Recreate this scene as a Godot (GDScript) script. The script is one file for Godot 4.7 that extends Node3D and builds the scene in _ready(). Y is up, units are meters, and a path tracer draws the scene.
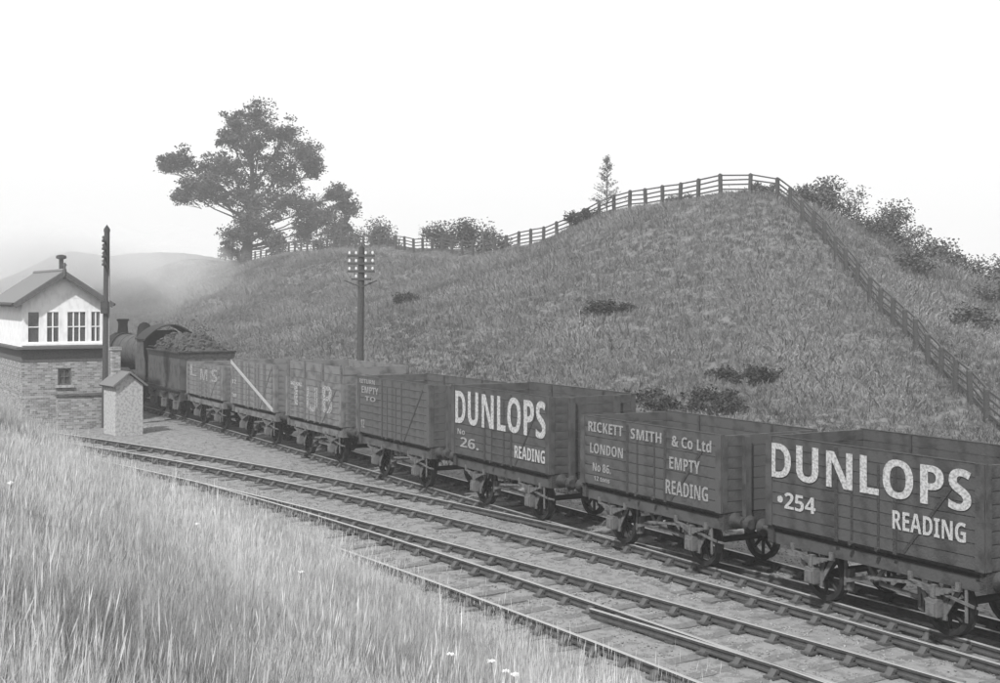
extends Node3D
# A goods train of open coal wagons passing a junction signal box below a grassy cutting.
# Track frame: s runs along the train's line (towards the right and the viewer), p runs across it (up the cutting).
# Rail tops are at y = 0.

const CX := 0.4857
const SX := 0.8742
const Z0 := 33.6
const EYE := 5.3
const TH := -1.0636
const GAUGE := 1.435

class MB:
	var v := PackedVector3Array()
	var n := PackedVector3Array()
	var c := PackedColorArray()
	var i := PackedInt32Array()
	var col := Color(1, 1, 1)
	var tone := 1.0
	func vert(p: Vector3, nn: Vector3) -> int:
		v.append(p); n.append(nn); c.append(col)
		return v.size() - 1
	func tri(a: Vector3, b: Vector3, d: Vector3) -> void:
		var nn := (b - a).cross(d - a).normalized()
		var k := vert(a, nn); vert(b, nn); vert(d, nn)
		i.append_array([k, k + 2, k + 1])
	func quad(a: Vector3, b: Vector3, d: Vector3, e: Vector3) -> void:
		var nn := (b - a).cross(d - a).normalized()
		var k := vert(a, nn); vert(b, nn); vert(d, nn); vert(e, nn)
		i.append_array([k, k + 2, k + 1, k, k + 3, k + 2])
	func box(xf: Transform3D, s: Vector3) -> void:
		var h := s * 0.5
		var q := []
		for y in [-1, 1]:
			for p in [[-1, 1], [1, 1], [1, -1], [-1, -1]]:
				q.append(xf * Vector3(p[0] * h.x, y * h.y, p[1] * h.z))
		quad(q[0], q[1], q[5], q[4]); quad(q[1], q[2], q[6], q[5]); quad(q[2], q[3], q[7], q[6]); quad(q[3], q[0], q[4], q[7])
		quad(q[4], q[5], q[6], q[7]); quad(q[3], q[2], q[1], q[0])
	func bx(x: float, y: float, z: float, sx: float, sy: float, sz: float) -> void:
		box(Transform3D(Basis(), Vector3(x, y, z)), Vector3(sx, sy, sz))
	# flat bar from a to b: width w in the plane of the bar and 'up', thickness t
	func bar(a: Vector3, b: Vector3, w: float, t: float, side := Vector3(0, 0, 1)) -> void:
		var d := (b - a)
		var x := d.normalized()
		var z := (side - x * side.dot(x)).normalized()
		var y := z.cross(x)
		box(Transform3D(Basis(x, y, z), (a + b) * 0.5), Vector3(d.length(), w, t))
	func tube(a: Vector3, b: Vector3, r0: float, r1: float, k := 8, caps := true) -> void:
		var x := (b - a).normalized()
		var y := x.cross(Vector3(0, 1, 0) if absf(x.y) < 0.9 else Vector3(1, 0, 0)).normalized()
		var z := x.cross(y)
		var st := v.size()
		for j in k + 1:
			var t := TAU * j / k
			var d := y * cos(t) + z * sin(t)
			vert(a + d * r0, d); vert(b + d * r1, d)
		for j in k:
			var q := st + j * 2
			i.append_array([q, q + 1, q + 2, q + 1, q + 3, q + 2])
		if caps:
			for e in [[a, r0, -1.0], [b, r1, 1.0]]:
				if e[1] < 0.001: continue
				var m := vert(e[0], x * e[2])
				for j in k + 1:
					var t := TAU * j / k
					vert(e[0] + (y * cos(t) + z * sin(t)) * e[1], x * e[2])
				for j in k:
					if e[2] > 0: i.append_array([m, m + 2 + j, m + 1 + j])
					else: i.append_array([m, m + 1 + j, m + 2 + j])
	# rings along an axis: prof = [[t, r], ...]
	func lathe(o: Vector3, ax: Vector3, prof: Array, k := 16) -> void:
		for j in prof.size() - 1:
			tube(o + ax * prof[j][0], o + ax * prof[j + 1][0], prof[j][1], prof[j + 1][1], k, j == 0 or j == prof.size() - 2)
	# polygon (x, y points, counter-clockwise) pushed out along z from z0 to z1
	func prism(xf: Transform3D, pts: Array, z0: float, z1: float) -> void:
		var pk := PackedVector2Array(pts)
		var t := Geometry2D.triangulate_polygon(pk)
		for j in range(0, t.size(), 3):
			var a: Vector2 = pk[t[j]]; var b: Vector2 = pk[t[j + 1]]; var d: Vector2 = pk[t[j + 2]]
			if (b - a).cross(d - a) < 0:
				var w := b; b = d; d = w
			tri(xf * Vector3(a.x, a.y, z1), xf * Vector3(b.x, b.y, z1), xf * Vector3(d.x, d.y, z1))
			tri(xf * Vector3(a.x, a.y, z0), xf * Vector3(d.x, d.y, z0), xf * Vector3(b.x, b.y, z0))
		for j in pk.size():
			var a: Vector2 = pk[j]; var b: Vector2 = pk[(j + 1) % pk.size()]
			quad(xf * Vector3(a.x, a.y, z0), xf * Vector3(b.x, b.y, z0), xf * Vector3(b.x, b.y, z1), xf * Vector3(a.x, a.y, z1))
	func mesh(m: Material) -> ArrayMesh:
		var a := []
		a.resize(Mesh.ARRAY_MAX)
		a[Mesh.ARRAY_VERTEX] = v; a[Mesh.ARRAY_NORMAL] = n; a[Mesh.ARRAY_COLOR] = c; a[Mesh.ARRAY_INDEX] = i
		var r := ArrayMesh.new()
		r.add_surface_from_arrays(Mesh.PRIMITIVE_TRIANGLES, a)
		r.surface_set_material(0, m)
		return r

var rng := RandomNumberGenerator.new()
var M := {}
var K := {}          # shared meshes
var hill_h := PackedFloat32Array()
const HS0 := -250.0
const HS1 := 30.0
const HP0 := 3.0
const HP1 := 99.0
const HSTEP := 1.0
var noise := FastNoiseLite.new()

# ------------------------------------------------------------------ small helpers
func sp(s: float, p: float, y := 0.0) -> Vector3:
	return Vector3(CX * s + SX * p, y, -(Z0 - SX * s + CX * p))

func to_sp(w: Vector3) -> Vector2:
	var dz := -w.z - Z0
	return Vector2(CX * w.x - SX * dz, SX * w.x + CX * dz)

func part(called: String, mesh: Mesh, parent: Node) -> MeshInstance3D:
	var o := MeshInstance3D.new()
	o.name = called
	o.mesh = mesh
	parent.add_child(o, true)
	return o

func build(called: String, b: MB, m: Material, parent: Node) -> MeshInstance3D:
	return part(called, b.mesh(m), parent)

var taken := {}
func numbered(called: String) -> String:
	if not taken.has(called):
		taken[called] = 0
		return called
	taken[called] += 1
	return "%s_%03d" % [called, taken[called]]

func tag(o: Node, label: String, category: String, group := "") -> Node:
	o.set_meta("label", label); o.set_meta("category", category)
	if group != "": o.set_meta("group", group)
	return o

func thing(called: String, at: Vector3, turn: float, label: String, category: String, group := "") -> Node3D:
	var o := Node3D.new()
	o.name = numbered(called)
	add_child(o)
	o.position = at
	o.rotation.y = turn
	tag(o, label, category, group)
	return o

func struct(called: String, b: MB, m: Material) -> MeshInstance3D:
	var o := build(called, b, m, self)
	o.set_meta("kind", "structure")
	return o

func gray(v: float) -> Color:
	return Color(v, v, v).linear_to_srgb()

func tone_tex(f: float, stretch: Vector2, lo: float, hi: float, sd: int, oct := 5, size := 512) -> ImageTexture:
	var nz := FastNoiseLite.new()
	nz.seed = sd
	nz.noise_type = FastNoiseLite.TYPE_SIMPLEX_SMOOTH
	nz.frequency = f
	nz.fractal_octaves = oct
	var src := nz.get_seamless_image(int(size * stretch.x), int(size * stretch.y), false, false, 0.15)
	src.resize(size, size, Image.INTERPOLATE_LANCZOS)
	src.convert(Image.FORMAT_RGB8)
	for y in size:
		for x in size:
			var t := lerpf(lo, hi, src.get_pixel(x, y).r)
			src.set_pixel(x, y, Color(t, t, t))
	src.generate_mipmaps()
	return ImageTexture.create_from_image(src)

func bump_tex(f: float, sd: int, depth: float, size := 512, stretch := Vector2.ONE) -> ImageTexture:
	var nz := FastNoiseLite.new()
	nz.seed = sd
	nz.frequency = f
	nz.fractal_octaves = 4
	var src := nz.get_seamless_image(int(size * stretch.x), int(size * stretch.y), false, false, 0.15)
	src.resize(size, size)
	src.convert(Image.FORMAT_RGBA8)
	src.bump_map_to_normal_map(depth)
	return ImageTexture.create_from_image(src)

func material(v: float, rough := 0.85, tex: Texture2D = null, scale := 1.0, nrm: Texture2D = null, world := false, metal := 0.0) -> StandardMaterial3D:
	var m := StandardMaterial3D.new()
	m.albedo_color = gray(v)
	m.roughness = rough
	m.metallic = metal
	m.metallic_specular = 0.35
	if tex or nrm:
		m.uv1_triplanar = true
		m.uv1_world_triplanar = world
		m.uv1_scale = Vector3.ONE * scale
	if tex: m.albedo_texture = tex
	if nrm:
		m.normal_enabled = true
		m.normal_texture = nrm
		m.normal_scale = 0.7
	return m

# ------------------------------------------------------------------ ground shapes
func rail_e(s: float) -> float: return -0.477 + 0.1427 * s - 0.00385 * s * s
func rail_c(s: float) -> float: return -3.85 + 0.157 * s - 0.0022 * s * s
func rail_b(s: float) -> float:
	if s < -8.2: return rail_c(s)
	var t := s + 8.2
	return rail_c(-8.2) + 0.135 * t - 0.00245 * t * t
func rail_a(s: float) -> float:
	return (rail_b(s) if s > -8.2 else rail_c(s)) - 1.5
func toe(s: float) -> float:
	return rail_a(s) - 0.85 + 0.75 * clampf((8.0 - s) / 6.0, 0.0, 1.0)
func bank_h(s: float, p: float) -> float:
	var d := toe(s) - p
	if d < 0: return -0.3
	var h := (0.25 + 0.5 * smoothstep(-4.0, -13.0, s)) * d + 0.0135 * d * d
	h = minf(h, 3.2 + (h - 3.2) * 0.45) if h > 3.2 else h
	h = minf(h, 4.6)
	return -0.25 + h + 0.14 * noise.get_noise_2d(s * 6.0, p * 6.0) * minf(d, 1.0)

var tps_pts := []
var tps_w := []
func u(r2: float) -> float:
	return 0.0 if r2 < 1e-6 else 0.5 * r2 * log(r2)
func solve_tps() -> void:
	var n := tps_pts.size()
	var a := []
	for r in n + 3:
		var row := PackedFloat64Array()
		row.resize(n + 4)
		a.append(row)
	for r in n:
		for q in n:
			var dx: float = tps_pts[r][0] - tps_pts[q][0]
			var dy: float = tps_pts[r][1] - tps_pts[q][1]
			a[r][q] = u((dx * dx + dy * dy) * 0.0025)
		a[r][r] += 0.002
		a[r][n] = 1.0; a[r][n + 1] = tps_pts[r][0] * 0.05; a[r][n + 2] = tps_pts[r][1] * 0.05
		a[n][r] = 1.0; a[n + 1][r] = tps_pts[r][0] * 0.05; a[n + 2][r] = tps_pts[r][1] * 0.05
		a[r][n + 3] = tps_pts[r][2]
	var w := n + 3
	for k in w:
		var best := k
		for r in range(k, w):
			if absf(a[r][k]) > absf(a[best][k]): best = r
		var tmp = a[k]; a[k] = a[best]; a[best] = tmp
		for r in range(k + 1, w):
			var f: float = a[r][k] / a[k][k]
			if f == 0.0: continue
			var rr: PackedFloat64Array = a[r]
			var kk: PackedFloat64Array = a[k]
			for q in range(k, w + 1): rr[q] -= f * kk[q]
			a[r] = rr
	tps_w.resize(w)
	for k in range(w - 1, -1, -1):
		var t: float = a[k][w]
		for q in range(k + 1, w): t -= a[k][q] * tps_w[q]
		tps_w[k] = t / a[k][k]
func tps(s: float, p: float) -> float:
	var n := tps_pts.size()
	var h: float = tps_w[n] + tps_w[n + 1] * s * 0.05 + tps_w[n + 2] * p * 0.05
	for q in n:
		var pt: Array = tps_pts[q]
		var dx: float = s - pt[0]
		var dy: float = p - pt[1]
		var r2 := (dx * dx + dy * dy) * 0.0025
		if r2 > 1e-6: h += tps_w[q] * 0.5 * r2 * log(r2)
	return h

var crest := [[-232, 13.0], [-178.6, 11.27], [-151.2, 10.03], [-129.4, 9.05], [-108.6, 9.82], [-93.3, 9.79], [-82.7, 9.48], [-72.5, 8.75], [-65.4, 8.49], [-57.5, 8.88], [-53.2, 9.39], [-49.3, 10.14], [-45.6, 10.85], [-38.9, 11.18], [-34.0, 11.23]]
var fence_down := [[-33.6, 36.1, 11.2], [-32.6, 36.8, 11.05], [-29.2, 35.7, 9.61], [-24.6, 33.7, 7.63], [-21.5, 32.1, 6.11], [-18.8, 30.8, 5.01], [-14.0, 28.2, 3.49], [-10.6, 26.1, 2.38], [-7.1, 24.0, 1.45], [-4.1, 22.2, 0.64]]

func make_hill() -> void:
	for s in range(-250, 40, 32): tps_pts.append([s, 3.2, -0.3])
	for q in crest: tps_pts.append([q[0], 34.5, q[1]])
	for q in [crest[0], crest[2], crest[4], crest[6], crest[8], crest[10], crest[12]]:
		tps_pts.append([q[0], 18.0, q[1] * 0.41])
		tps_pts.append([q[0], 27.0, q[1] * 0.68])
		tps_pts.append([q[0], 39.5, q[1] - 0.35])
		tps_pts.append([q[0], 62.0, q[1] - (4.0 if q[0] > -150 else 5.5)])
	for q in fence_down: tps_pts.append(q)
	for q in [[-36, 40.5, 10.75], [-33, 18, 4.4], [-33, 27, 7.4], [-20, 17, 2.5], [-10, 13, 0.9], [-35.9, 43.3, 10.8], [-35.0, 44.9, 10.0], [-32.0, 46.2, 7.9], [-27.6, 45.8, 6.4], [-23.4, 45.2, 5.5], [-10.9, 30.6, 2.3], [-16.7, 44.9, 2.9], [-47, 72.7, 4.4], [-54.6, 66, 5.4], [5, 15, 0.1], [5, 30, 0.9], [25, 20, 0.2], [25, 45, 1.2], [0, 45, 2.0], [-10, 80, 1.5], [-120, 95, 4.0], [-230, 95, 7.0], [25, 95, 1.0]]:
		tps_pts.append(q)
	solve_tps()
	var ns := int((HS1 - HS0) / HSTEP) + 1
	var np := int((HP1 - HP0) / HSTEP) + 1
	hill_h.resize(ns * np)
	for a in ns:
		var s := HS0 + a * HSTEP
		for b in np:
			var p := HP0 + b * HSTEP
			var h := tps(s, p)
			var e := clampf((p - 3.5) / 4.0, 0, 1)
			h += e * (0.32 * noise.get_noise_2d(s * 2.2, p * 2.2) + 0.16 * noise.get_noise_2d(s * 9.0 + 40, p * 9.0))
			if p < 3.6: h = -0.45
			hill_h[a * np + b] = maxf(h, -0.45)

func hill(s: float, p: float) -> float:
	var np := int((HP1 - HP0) / HSTEP) + 1
	var x := clampf((s - HS0) / HSTEP, 0, (HS1 - HS0) / HSTEP - 1.001)
	var y := clampf((p - HP0) / HSTEP, 0, (HP1 - HP0) / HSTEP - 1.001)
	var a := int(x); var b := int(y)
	var fx := x - a; var fy := y - b
	var q := a * np + b
	return lerpf(lerpf(hill_h[q], hill_h[q + 1], fy), lerpf(hill_h[q + np], hill_h[q + np + 1], fy), fx)

func land(s: float, p: float) -> float:
	if p > 3.0: return hill(s, p)
	if p < toe(s): return bank_h(s, p)
	return -0.3

func sheet(s0: float, s1: float, p0: float, p1: float, ds: float, dp: float, f: Callable) -> MB:
	var b := MB.new()
	var ns := int(round((s1 - s0) / ds)) + 1
	var np := int(round((p1 - p0) / dp)) + 1
	for a in ns:
		for q in np:
			var s := s0 + a * ds
			var p := p0 + q * dp
			b.v.append(sp(s, p, f.call(s, p)))
	b.n.resize(b.v.size()); b.c.resize(b.v.size())
	b.c.fill(Color(1, 1, 1))
	for a in ns:
		for q in np:
			var l: Vector3 = b.v[maxi(a - 1, 0) * np + q]; var r: Vector3 = b.v[mini(a + 1, ns - 1) * np + q]
			var d: Vector3 = b.v[a * np + maxi(q - 1, 0)]; var t: Vector3 = b.v[a * np + mini(q + 1, np - 1)]
			var nn := (r - l).cross(t - d).normalized()
			b.n[a * np + q] = nn if nn.y > 0 else -nn
	for a in ns - 1:
		for q in np - 1:
			var k := a * np + q
			b.i.append_array([k, k + 1, k + np, k + 1, k + np + 1, k + np])
	return b

# ------------------------------------------------------------------ plants
func tuft(blades: int, tall: float, spread: float, wide: float, bend: float, heads: bool, sd: int) -> MB:
	var b := MB.new()
	var r := RandomNumberGenerator.new()
	r.seed = sd
	for k in blades:
		var a := r.randf() * TAU
		var o := Vector3(cos(a), 0, sin(a)) * spread * sqrt(r.randf())
		var lean := Vector3(cos(a + r.randf_range(-1, 1)), 0, sin(a + r.randf_range(-1, 1))) * bend * r.randf_range(0.2, 1.0)
		var h := tall * r.randf_range(0.55, 1.0)
		var fa := r.randf() * TAU
		var w := Vector3(cos(fa), 0, sin(fa)) * wide * 0.5
		var p1 := o + Vector3(0, h * 0.55, 0) + lean * h * 0.3
		var p2 := o + Vector3(0, h * 0.95, 0) + lean * h
		var t := r.randf_range(0.8, 1.2)
		b.col = Color(t, t, t)
		b.quad(o - w, o + w, p1 + w * 0.75, p1 - w * 0.75)
		b.tri(p1 - w * 0.75, p1 + w * 0.75, p2)
		if heads and k % 3 == 0:
			var q := o + Vector3(0, h * 1.25, 0) + lean * h * 0.8
			b.col = Color(1.5, 1.5, 1.5)
			b.tri(p1 - w * 0.3, p1 + w * 0.3, q)
			var w2 := w * 1.1
			var q1 := q - (q - p1) * 0.3
			b.quad(q1, q1.lerp(q, 0.5) + w2, q, q1.lerp(q, 0.5) - w2)
	return b

func scatter(called: String, mesh: Mesh, xs: Array, cols: PackedColorArray, label: String, category: String) -> MultiMeshInstance3D:
	var mm := MultiMesh.new()
	mm.transform_format = MultiMesh.TRANSFORM_3D
	mm.use_colors = true
	mm.mesh = mesh
	mm.instance_count = xs.size()
	for k in xs.size():
		mm.set_instance_transform(k, xs[k])
		mm.set_instance_color(k, cols[k])
	var o := MultiMeshInstance3D.new()
	o.name = numbered(called)
	o.multimesh = mm
	add_child(o, true)
	o.set_meta("kind", "stuff")
	tag(o, label, category)
	return o

func leaves(b: MB, c: Vector3, r: Vector3, n: int, size: float, rr: RandomNumberGenerator, shell := 0.5) -> void:
	for k in n:
		var p := c + Vector3(clampf(rr.randfn(), -2.2, 2.2), clampf(rr.randfn(), -2.0, 2.0), clampf(rr.randfn(), -2.2, 2.2)) * r * shell
		var x := Vector3(rr.randfn(), rr.randfn() * 0.6, rr.randfn()).normalized() * size * rr.randf_range(0.55, 1.2)
		var y := x.cross(Vector3(rr.randfn(), rr.randfn() + 0.6, rr.randfn())).normalized() * size * rr.randf_range(0.35, 0.8)
		var g := rr.randf_range(0.75, 1.3) * b.tone
		b.col = Color(g, g, g)
		b.quad(p - x, p - y, p + x, p + y)

func bush(called: String, label: String, at: Vector3, r: Vector3, n: int, leaf: float, m: Material, sd: int, category := "bush", lobes := 14) -> Node3D:
	var o := thing(called, at, 0.0, label, category, "")
	var rr := RandomNumberGenerator.new()
	rr.seed = sd
	var f := MB.new()
	var w := MB.new()
	var small := minf(r.x, minf(r.y, r.z))
	for k in lobes:
		var a := rr.randf() * TAU
		var q := sqrt(rr.randf())
		var e := small * rr.randf_range(0.45, 0.85)
		var c := Vector3(cos(a) * maxf(r.x - e * 0.6, 0.1) * q, 0, sin(a) * maxf(r.z - e * 0.6, 0.1) * q)
		c.y = r.y * 2.0 * rr.randf_range(0.15, 0.8) * sqrt(maxf(1.0 - q * q * 0.75, 0.1))
		f.tone = rr.randf_range(0.7, 1.35)
		leaves(f, c, Vector3(e, e * 0.85, e), int(float(n) / lobes), leaf, rr, 0.5)
		w.tube(Vector3(c.x * 0.35, -0.2, c.z * 0.35), c, 0.04, 0.012, 5)
	build("stem", w, M.bark, o)
	build("foliage", f, m, o)
	return o

func _ready() -> void:
	rng.seed = 11
	noise.seed = 5
	noise.frequency = 0.05
	noise.fractal_octaves = 3
	# --- camera
	var cam := Camera3D.new()
	cam.name = "camera"
	add_child(cam)
	cam.position = Vector3(0, EYE, 0)
	var near := 0.2
	cam.set_frustum(near * 683.0 / 1350.0, Vector2(0, -near * 47.5 / 1350.0), near, 4000.0)
	# --- sky, sun, air
	var env := Environment.new()
	var sky := Sky.new()
	var sm := ProceduralSkyMaterial.new()
	sm.sky_top_color = Color(0.93, 0.93, 0.93)
	sm.sky_horizon_color = Color(0.81, 0.81, 0.81)
	sm.sky_curve = 0.12
	sm.ground_bottom_color = Color(0.3, 0.3, 0.3)
	sm.ground_horizon_color = Color(0.9, 0.9, 0.9)
	sm.ground_curve = 0.02
	sm.sun_angle_max = 1.0
	sky.sky_material = sm
	env.background_mode = Environment.BG_SKY
	env.sky = sky
	env.tonemap_mode = Environment.TONE_MAPPER_LINEAR
	env.tonemap_exposure = 1.45
	env.sdfgi_enabled = true
	env.ssao_enabled = true
	env.ssil_enabled = true
	env.volumetric_fog_enabled = true
	env.volumetric_fog_density = 0.0
	env.fog_enabled = true
	env.fog_density = 0.0011
	env.fog_light_color = Color(0.95, 0.95, 0.95)
	var we := WorldEnvironment.new()
	we.name = "world_environment"
	we.environment = env
	add_child(we)
	var sun := DirectionalLight3D.new()
	sun.name = "sun"
	sun.light_energy = 1.3
	sun.light_color = Color(1, 1, 1)
	sun.light_angular_distance = 2.0
	sun.shadow_enabled = true
	add_child(sun)
	sun.look_at_from_position(Vector3(-0.36, 1.0, 0.8) * 50.0, Vector3.ZERO)
	make_materials()
	make_hill()
	setting()
	tracks()
	train()
	buildings()
	poles()
	fence()
	plants()
	grass()
	smoke()

func make_materials() -> void:
	var wood := tone_tex(0.02, Vector2(1, 4), 0.62, 1.3, 1)
	var dirt := tone_tex(0.01, Vector2(1, 1), 0.66, 1.3, 2)
	var fine := tone_tex(0.06, Vector2(1, 1), 0.5, 1.4, 3)
	var nb := bump_tex(0.08, 4, 6.0)
	var coarse := bump_tex(0.05, 5, 9.0)
	for k in 7: 
		M["wagon%d" % k] = material([0.15, 0.145, 0.14, 0.075, 0.06, 0.064, 0.058][k], 0.8, dirt, 0.4, nb)
		M["wagon%d" % k].normal_scale = 0.2
		M["wagon%d" % k].uv1_offset = Vector3(k * 0.37, k * 0.61, k * 0.23)
		M["plank%d" % k] = material([0.125, 0.12, 0.115, 0.058, 0.042, 0.045, 0.04][k], 0.85, wood, 0.8, nb)
	M.iron = material(0.045, 0.7, dirt, 0.8, nb)
	M.iron_light = material(0.115, 0.75, dirt, 0.9, nb)
	M.iron_dark = material(0.02, 0.7, dirt, 1.0)
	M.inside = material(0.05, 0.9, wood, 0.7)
	M.letter = material(0.4, 0.8, tone_tex(0.03, Vector2.ONE, 0.62, 1.22, 8), 1.4)
	M.letter_worn = material(0.32, 0.85, tone_tex(0.035, Vector2.ONE, 0.35, 1.3, 9), 1.4)
	M.white = material(0.68, 0.6, tone_tex(0.008, Vector2(2, 1), 0.9, 1.06, 10), 0.4)
	M.rail_top = material(0.42, 0.35, null, 1.0, null, false, 0.55)
	M.rail = material(0.06, 0.8, dirt, 1.2)
	M.chair = material(0.07, 0.85, dirt, 1.5)
	M.sleeper = material(0.13, 0.92, wood, 0.9, nb, true)
	M.ballast = material(0.175, 0.97, tone_tex(0.02, Vector2.ONE, 0.72, 1.22, 12), 0.3, nb, true)
	M.ballast.normal_scale = 0.4
	M.stone = material(0.185, 0.95)
	M.stone.vertex_color_use_as_albedo = true
	M.earth = material(0.13, 0.97, fine, 0.2, coarse, true)
	M.hill = material(0.12, 0.97, tone_tex(0.03, Vector2(1, 1), 0.4, 1.5, 13), 0.16, coarse, true)
	M.brick = material(0.36, 0.92, brick_tex(), 0.5, nb)
	M.brick_dark = material(0.15, 0.92, brick_tex(), 0.5, nb)
	M.concrete = material(0.36, 0.9, tone_tex(0.02, Vector2.ONE, 0.75, 1.15, 14), 0.7)
	M.slate = material(0.14, 0.7, wood, 1.2)
	M.board_dark = material(0.1, 0.8, wood, 0.8, nb)
	M.glass = StandardMaterial3D.new()
	M.glass.albedo_color = Color(0.6, 0.6, 0.6, 0.12)
	M.glass.transparency = BaseMaterial3D.TRANSPARENCY_ALPHA
	M.glass.roughness = 0.05
	M.pole = material(0.06, 0.9, wood, 0.8, nb)
	M.porcelain = material(0.6, 0.25)
	M.fence = material(0.06, 0.9, wood, 0.8, nb)
	M.bark = material(0.07, 0.95, dirt, 0.8, nb)
	M.coal = material(0.05, 0.6, fine, 1.0, coarse)
	M.leaf = material(0.065, 0.85)
	M.leaf_pale = material(0.085, 0.85)
	M.leaf_dark = material(0.035, 0.9)
	M.leaf_thin = material(0.2, 0.85)
	M.grass = material(0.29, 0.9)
	M.grass_hill = material(0.14, 0.9)
	for k in ["leaf_thin", "leaf", "leaf_pale", "leaf_dark", "grass", "grass_hill"]:
		M[k].vertex_color_use_as_albedo = true
		M[k].cull_mode = BaseMaterial3D.CULL_DISABLED
		M[k].metallic_specular = 0.15
	M.petal = material(0.8, 0.7)

func brick_tex() -> ImageTexture:
	var im := Image.create(512, 512, false, Image.FORMAT_RGB8)
	var r := RandomNumberGenerator.new()
	r.seed = 77
	im.fill(Color(0.95, 0.95, 0.95))
	for row in 26:
		var y := row * 512.0 / 26.0
		for k in 10:
			var x := (k + (0.5 if row % 2 else 0.0)) * 51.2
			var t := r.randf_range(0.62, 0.95)
			im.fill_rect(Rect2i(int(x), int(y), 48, 17), Color(t, t, t))
			if x + 48 > 512: im.fill_rect(Rect2i(0, int(y), int(x) + 48 - 512, 17), Color(t, t, t))
	return ImageTexture.create_from_image(im)

# ------------------------------------------------------------------ setting
func setting() -> void:
	var g := MB.new()
	g.quad(Vector3(-450, -1.2, 200), Vector3(450, -1.2, 200), Vector3(450, -1.2, -700), Vector3(-450, -1.2, -700))
	struct("ground", g, M.earth)
	struct("hillside", sheet(HS0, HS1, HP0, HP1, HSTEP, HSTEP, hill), M.hill)
	struct("grass_bank", sheet(-90, 45, -50, -5, 0.75, 0.5, func(s, p): return bank_h(s, p) if p < toe(s) + 0.2 else -0.55), M.earth)
	var bn := FastNoiseLite.new()
	bn.seed = 3
	bn.frequency = 1.1
	struct("ballast", sheet(-130, 30, -24, 4.2, 0.4, 0.235, func(s, p):
		var y := -0.188 + 0.03 * bn.get_noise_2d(s, p) + 0.05 * noise.get_noise_2d(s * 8.0, p * 8.0)
		if p > 3.0: y -= (p - 3.0) * 0.22
		if p < toe(s): y -= (toe(s) - p) * 0.5
		return y), M.ballast)
	# loose stones on the ballast
	var st := MB.new()
	st.tube(Vector3(0, -0.5, 0), Vector3(0.05, 0.1, 0), 0.42, 0.55, 5)
	st.tube(Vector3(0.05, 0.1, 0), Vector3(-0.05, 0.5, 0.1), 0.55, 0.25, 5)
	var xs := []
	var cols := PackedColorArray()
	for k in 45000:
		var s := rng.randf_range(-45, 19)
		var p := rng.randf_range(toe(s) - 0.2, 3.4)
		if s < -12 and rng.randf() < 0.5: continue
		var q := rng.randf_range(0.018, 0.048)
		xs.append(Transform3D(Basis.from_euler(Vector3(rng.randf() * 3, rng.randf() * 6, 0)).scaled(Vector3(q, q * 0.7, q)), sp(s, p, -0.186 + 0.03 * bn.get_noise_2d(s, p) + 0.05 * noise.get_noise_2d(s * 8.0, p * 8.0))))
		var t := rng.randf_range(0.8, 1.15) * (1.0 + 0.3 * noise.get_noise_2d(s * 5.0, p * 5.0))
		cols.append(Color(t, t, t))
	scatter("ballast_stones", st.mesh(M.stone), xs, cols, "loose pale ballast stones lying between the rails", "stones")

# ------------------------------------------------------------------ track
func rail_meshes(parent: Node, f: Callable, s0: float, s1: float) -> void:
	var body := MB.new()
	var prof := [Vector2(-0.035, -0.006), Vector2(-0.033, -0.045), Vector2(-0.012, -0.06), Vector2(-0.012, -0.1), Vector2(-0.034, -0.115), Vector2(-0.034, -0.14)]
	var step := 0.75
	var n := int(ceil((s1 - s0) / step))
	var top := MB.new()
	for k in n:
		var a := s0 + (s1 - s0) * k / n
		var b := s0 + (s1 - s0) * (k + 1) / n
		var pa := Vector2(a, f.call(a)); var pb := Vector2(b, f.call(b))
		var d := (pb - pa).normalized()
		var nn := Vector2(-d.y, d.x)
		for side in [1.0, -1.0]:
			for j in prof.size() - 1:
				var u0: Vector2 = prof[j]; var u1: Vector2 = prof[j + 1]
				var q := func(pt: Vector2, uu: Vector2) -> Vector3:
					return sp(pt.x + nn.x * uu.x * side, pt.y + nn.y * uu.x * side, uu.y)
				if side > 0: body.quad(q.call(pa, u1), q.call(pb, u1), q.call(pb, u0), q.call(pa, u0))
				else: body.quad(q.call(pa, u0), q.call(pb, u0), q.call(pb, u1), q.call(pa, u1))
		var h := nn * 0.035
		top.quad(sp(pa.x - h.x, pa.y - h.y, -0.006), sp(pb.x - h.x, pb.y - h.y, -0.006), sp(pb.x - h.x * 0.8, pb.y - h.y * 0.8, 0), sp(pa.x - h.x * 0.8, pa.y - h.y * 0.8, 0))
		top.quad(sp(pa.x - h.x * 0.8, pa.y - h.y * 0.8, 0), sp(pb.x - h.x * 0.8, pb.y - h.y * 0.8, 0), sp(pb.x + h.x * 0.8, pb.y + h.y * 0.8, 0), sp(pa.x + h.x * 0.8, pa.y + h.y * 0.8, 0))
		top.quad(sp(pa.x + h.x * 0.8, pa.y + h.y * 0.8, 0), sp(pb.x + h.x * 0.8, pb.y + h.y * 0.8, 0), sp(pb.x + h.x, pb.y + h.y, -0.006), sp(pa.x + h.x, pa.y + h.y, -0.006))
	var r := build("rail", body, M.rail, parent)
	build("running_surface", top, M.rail_top, r)

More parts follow.
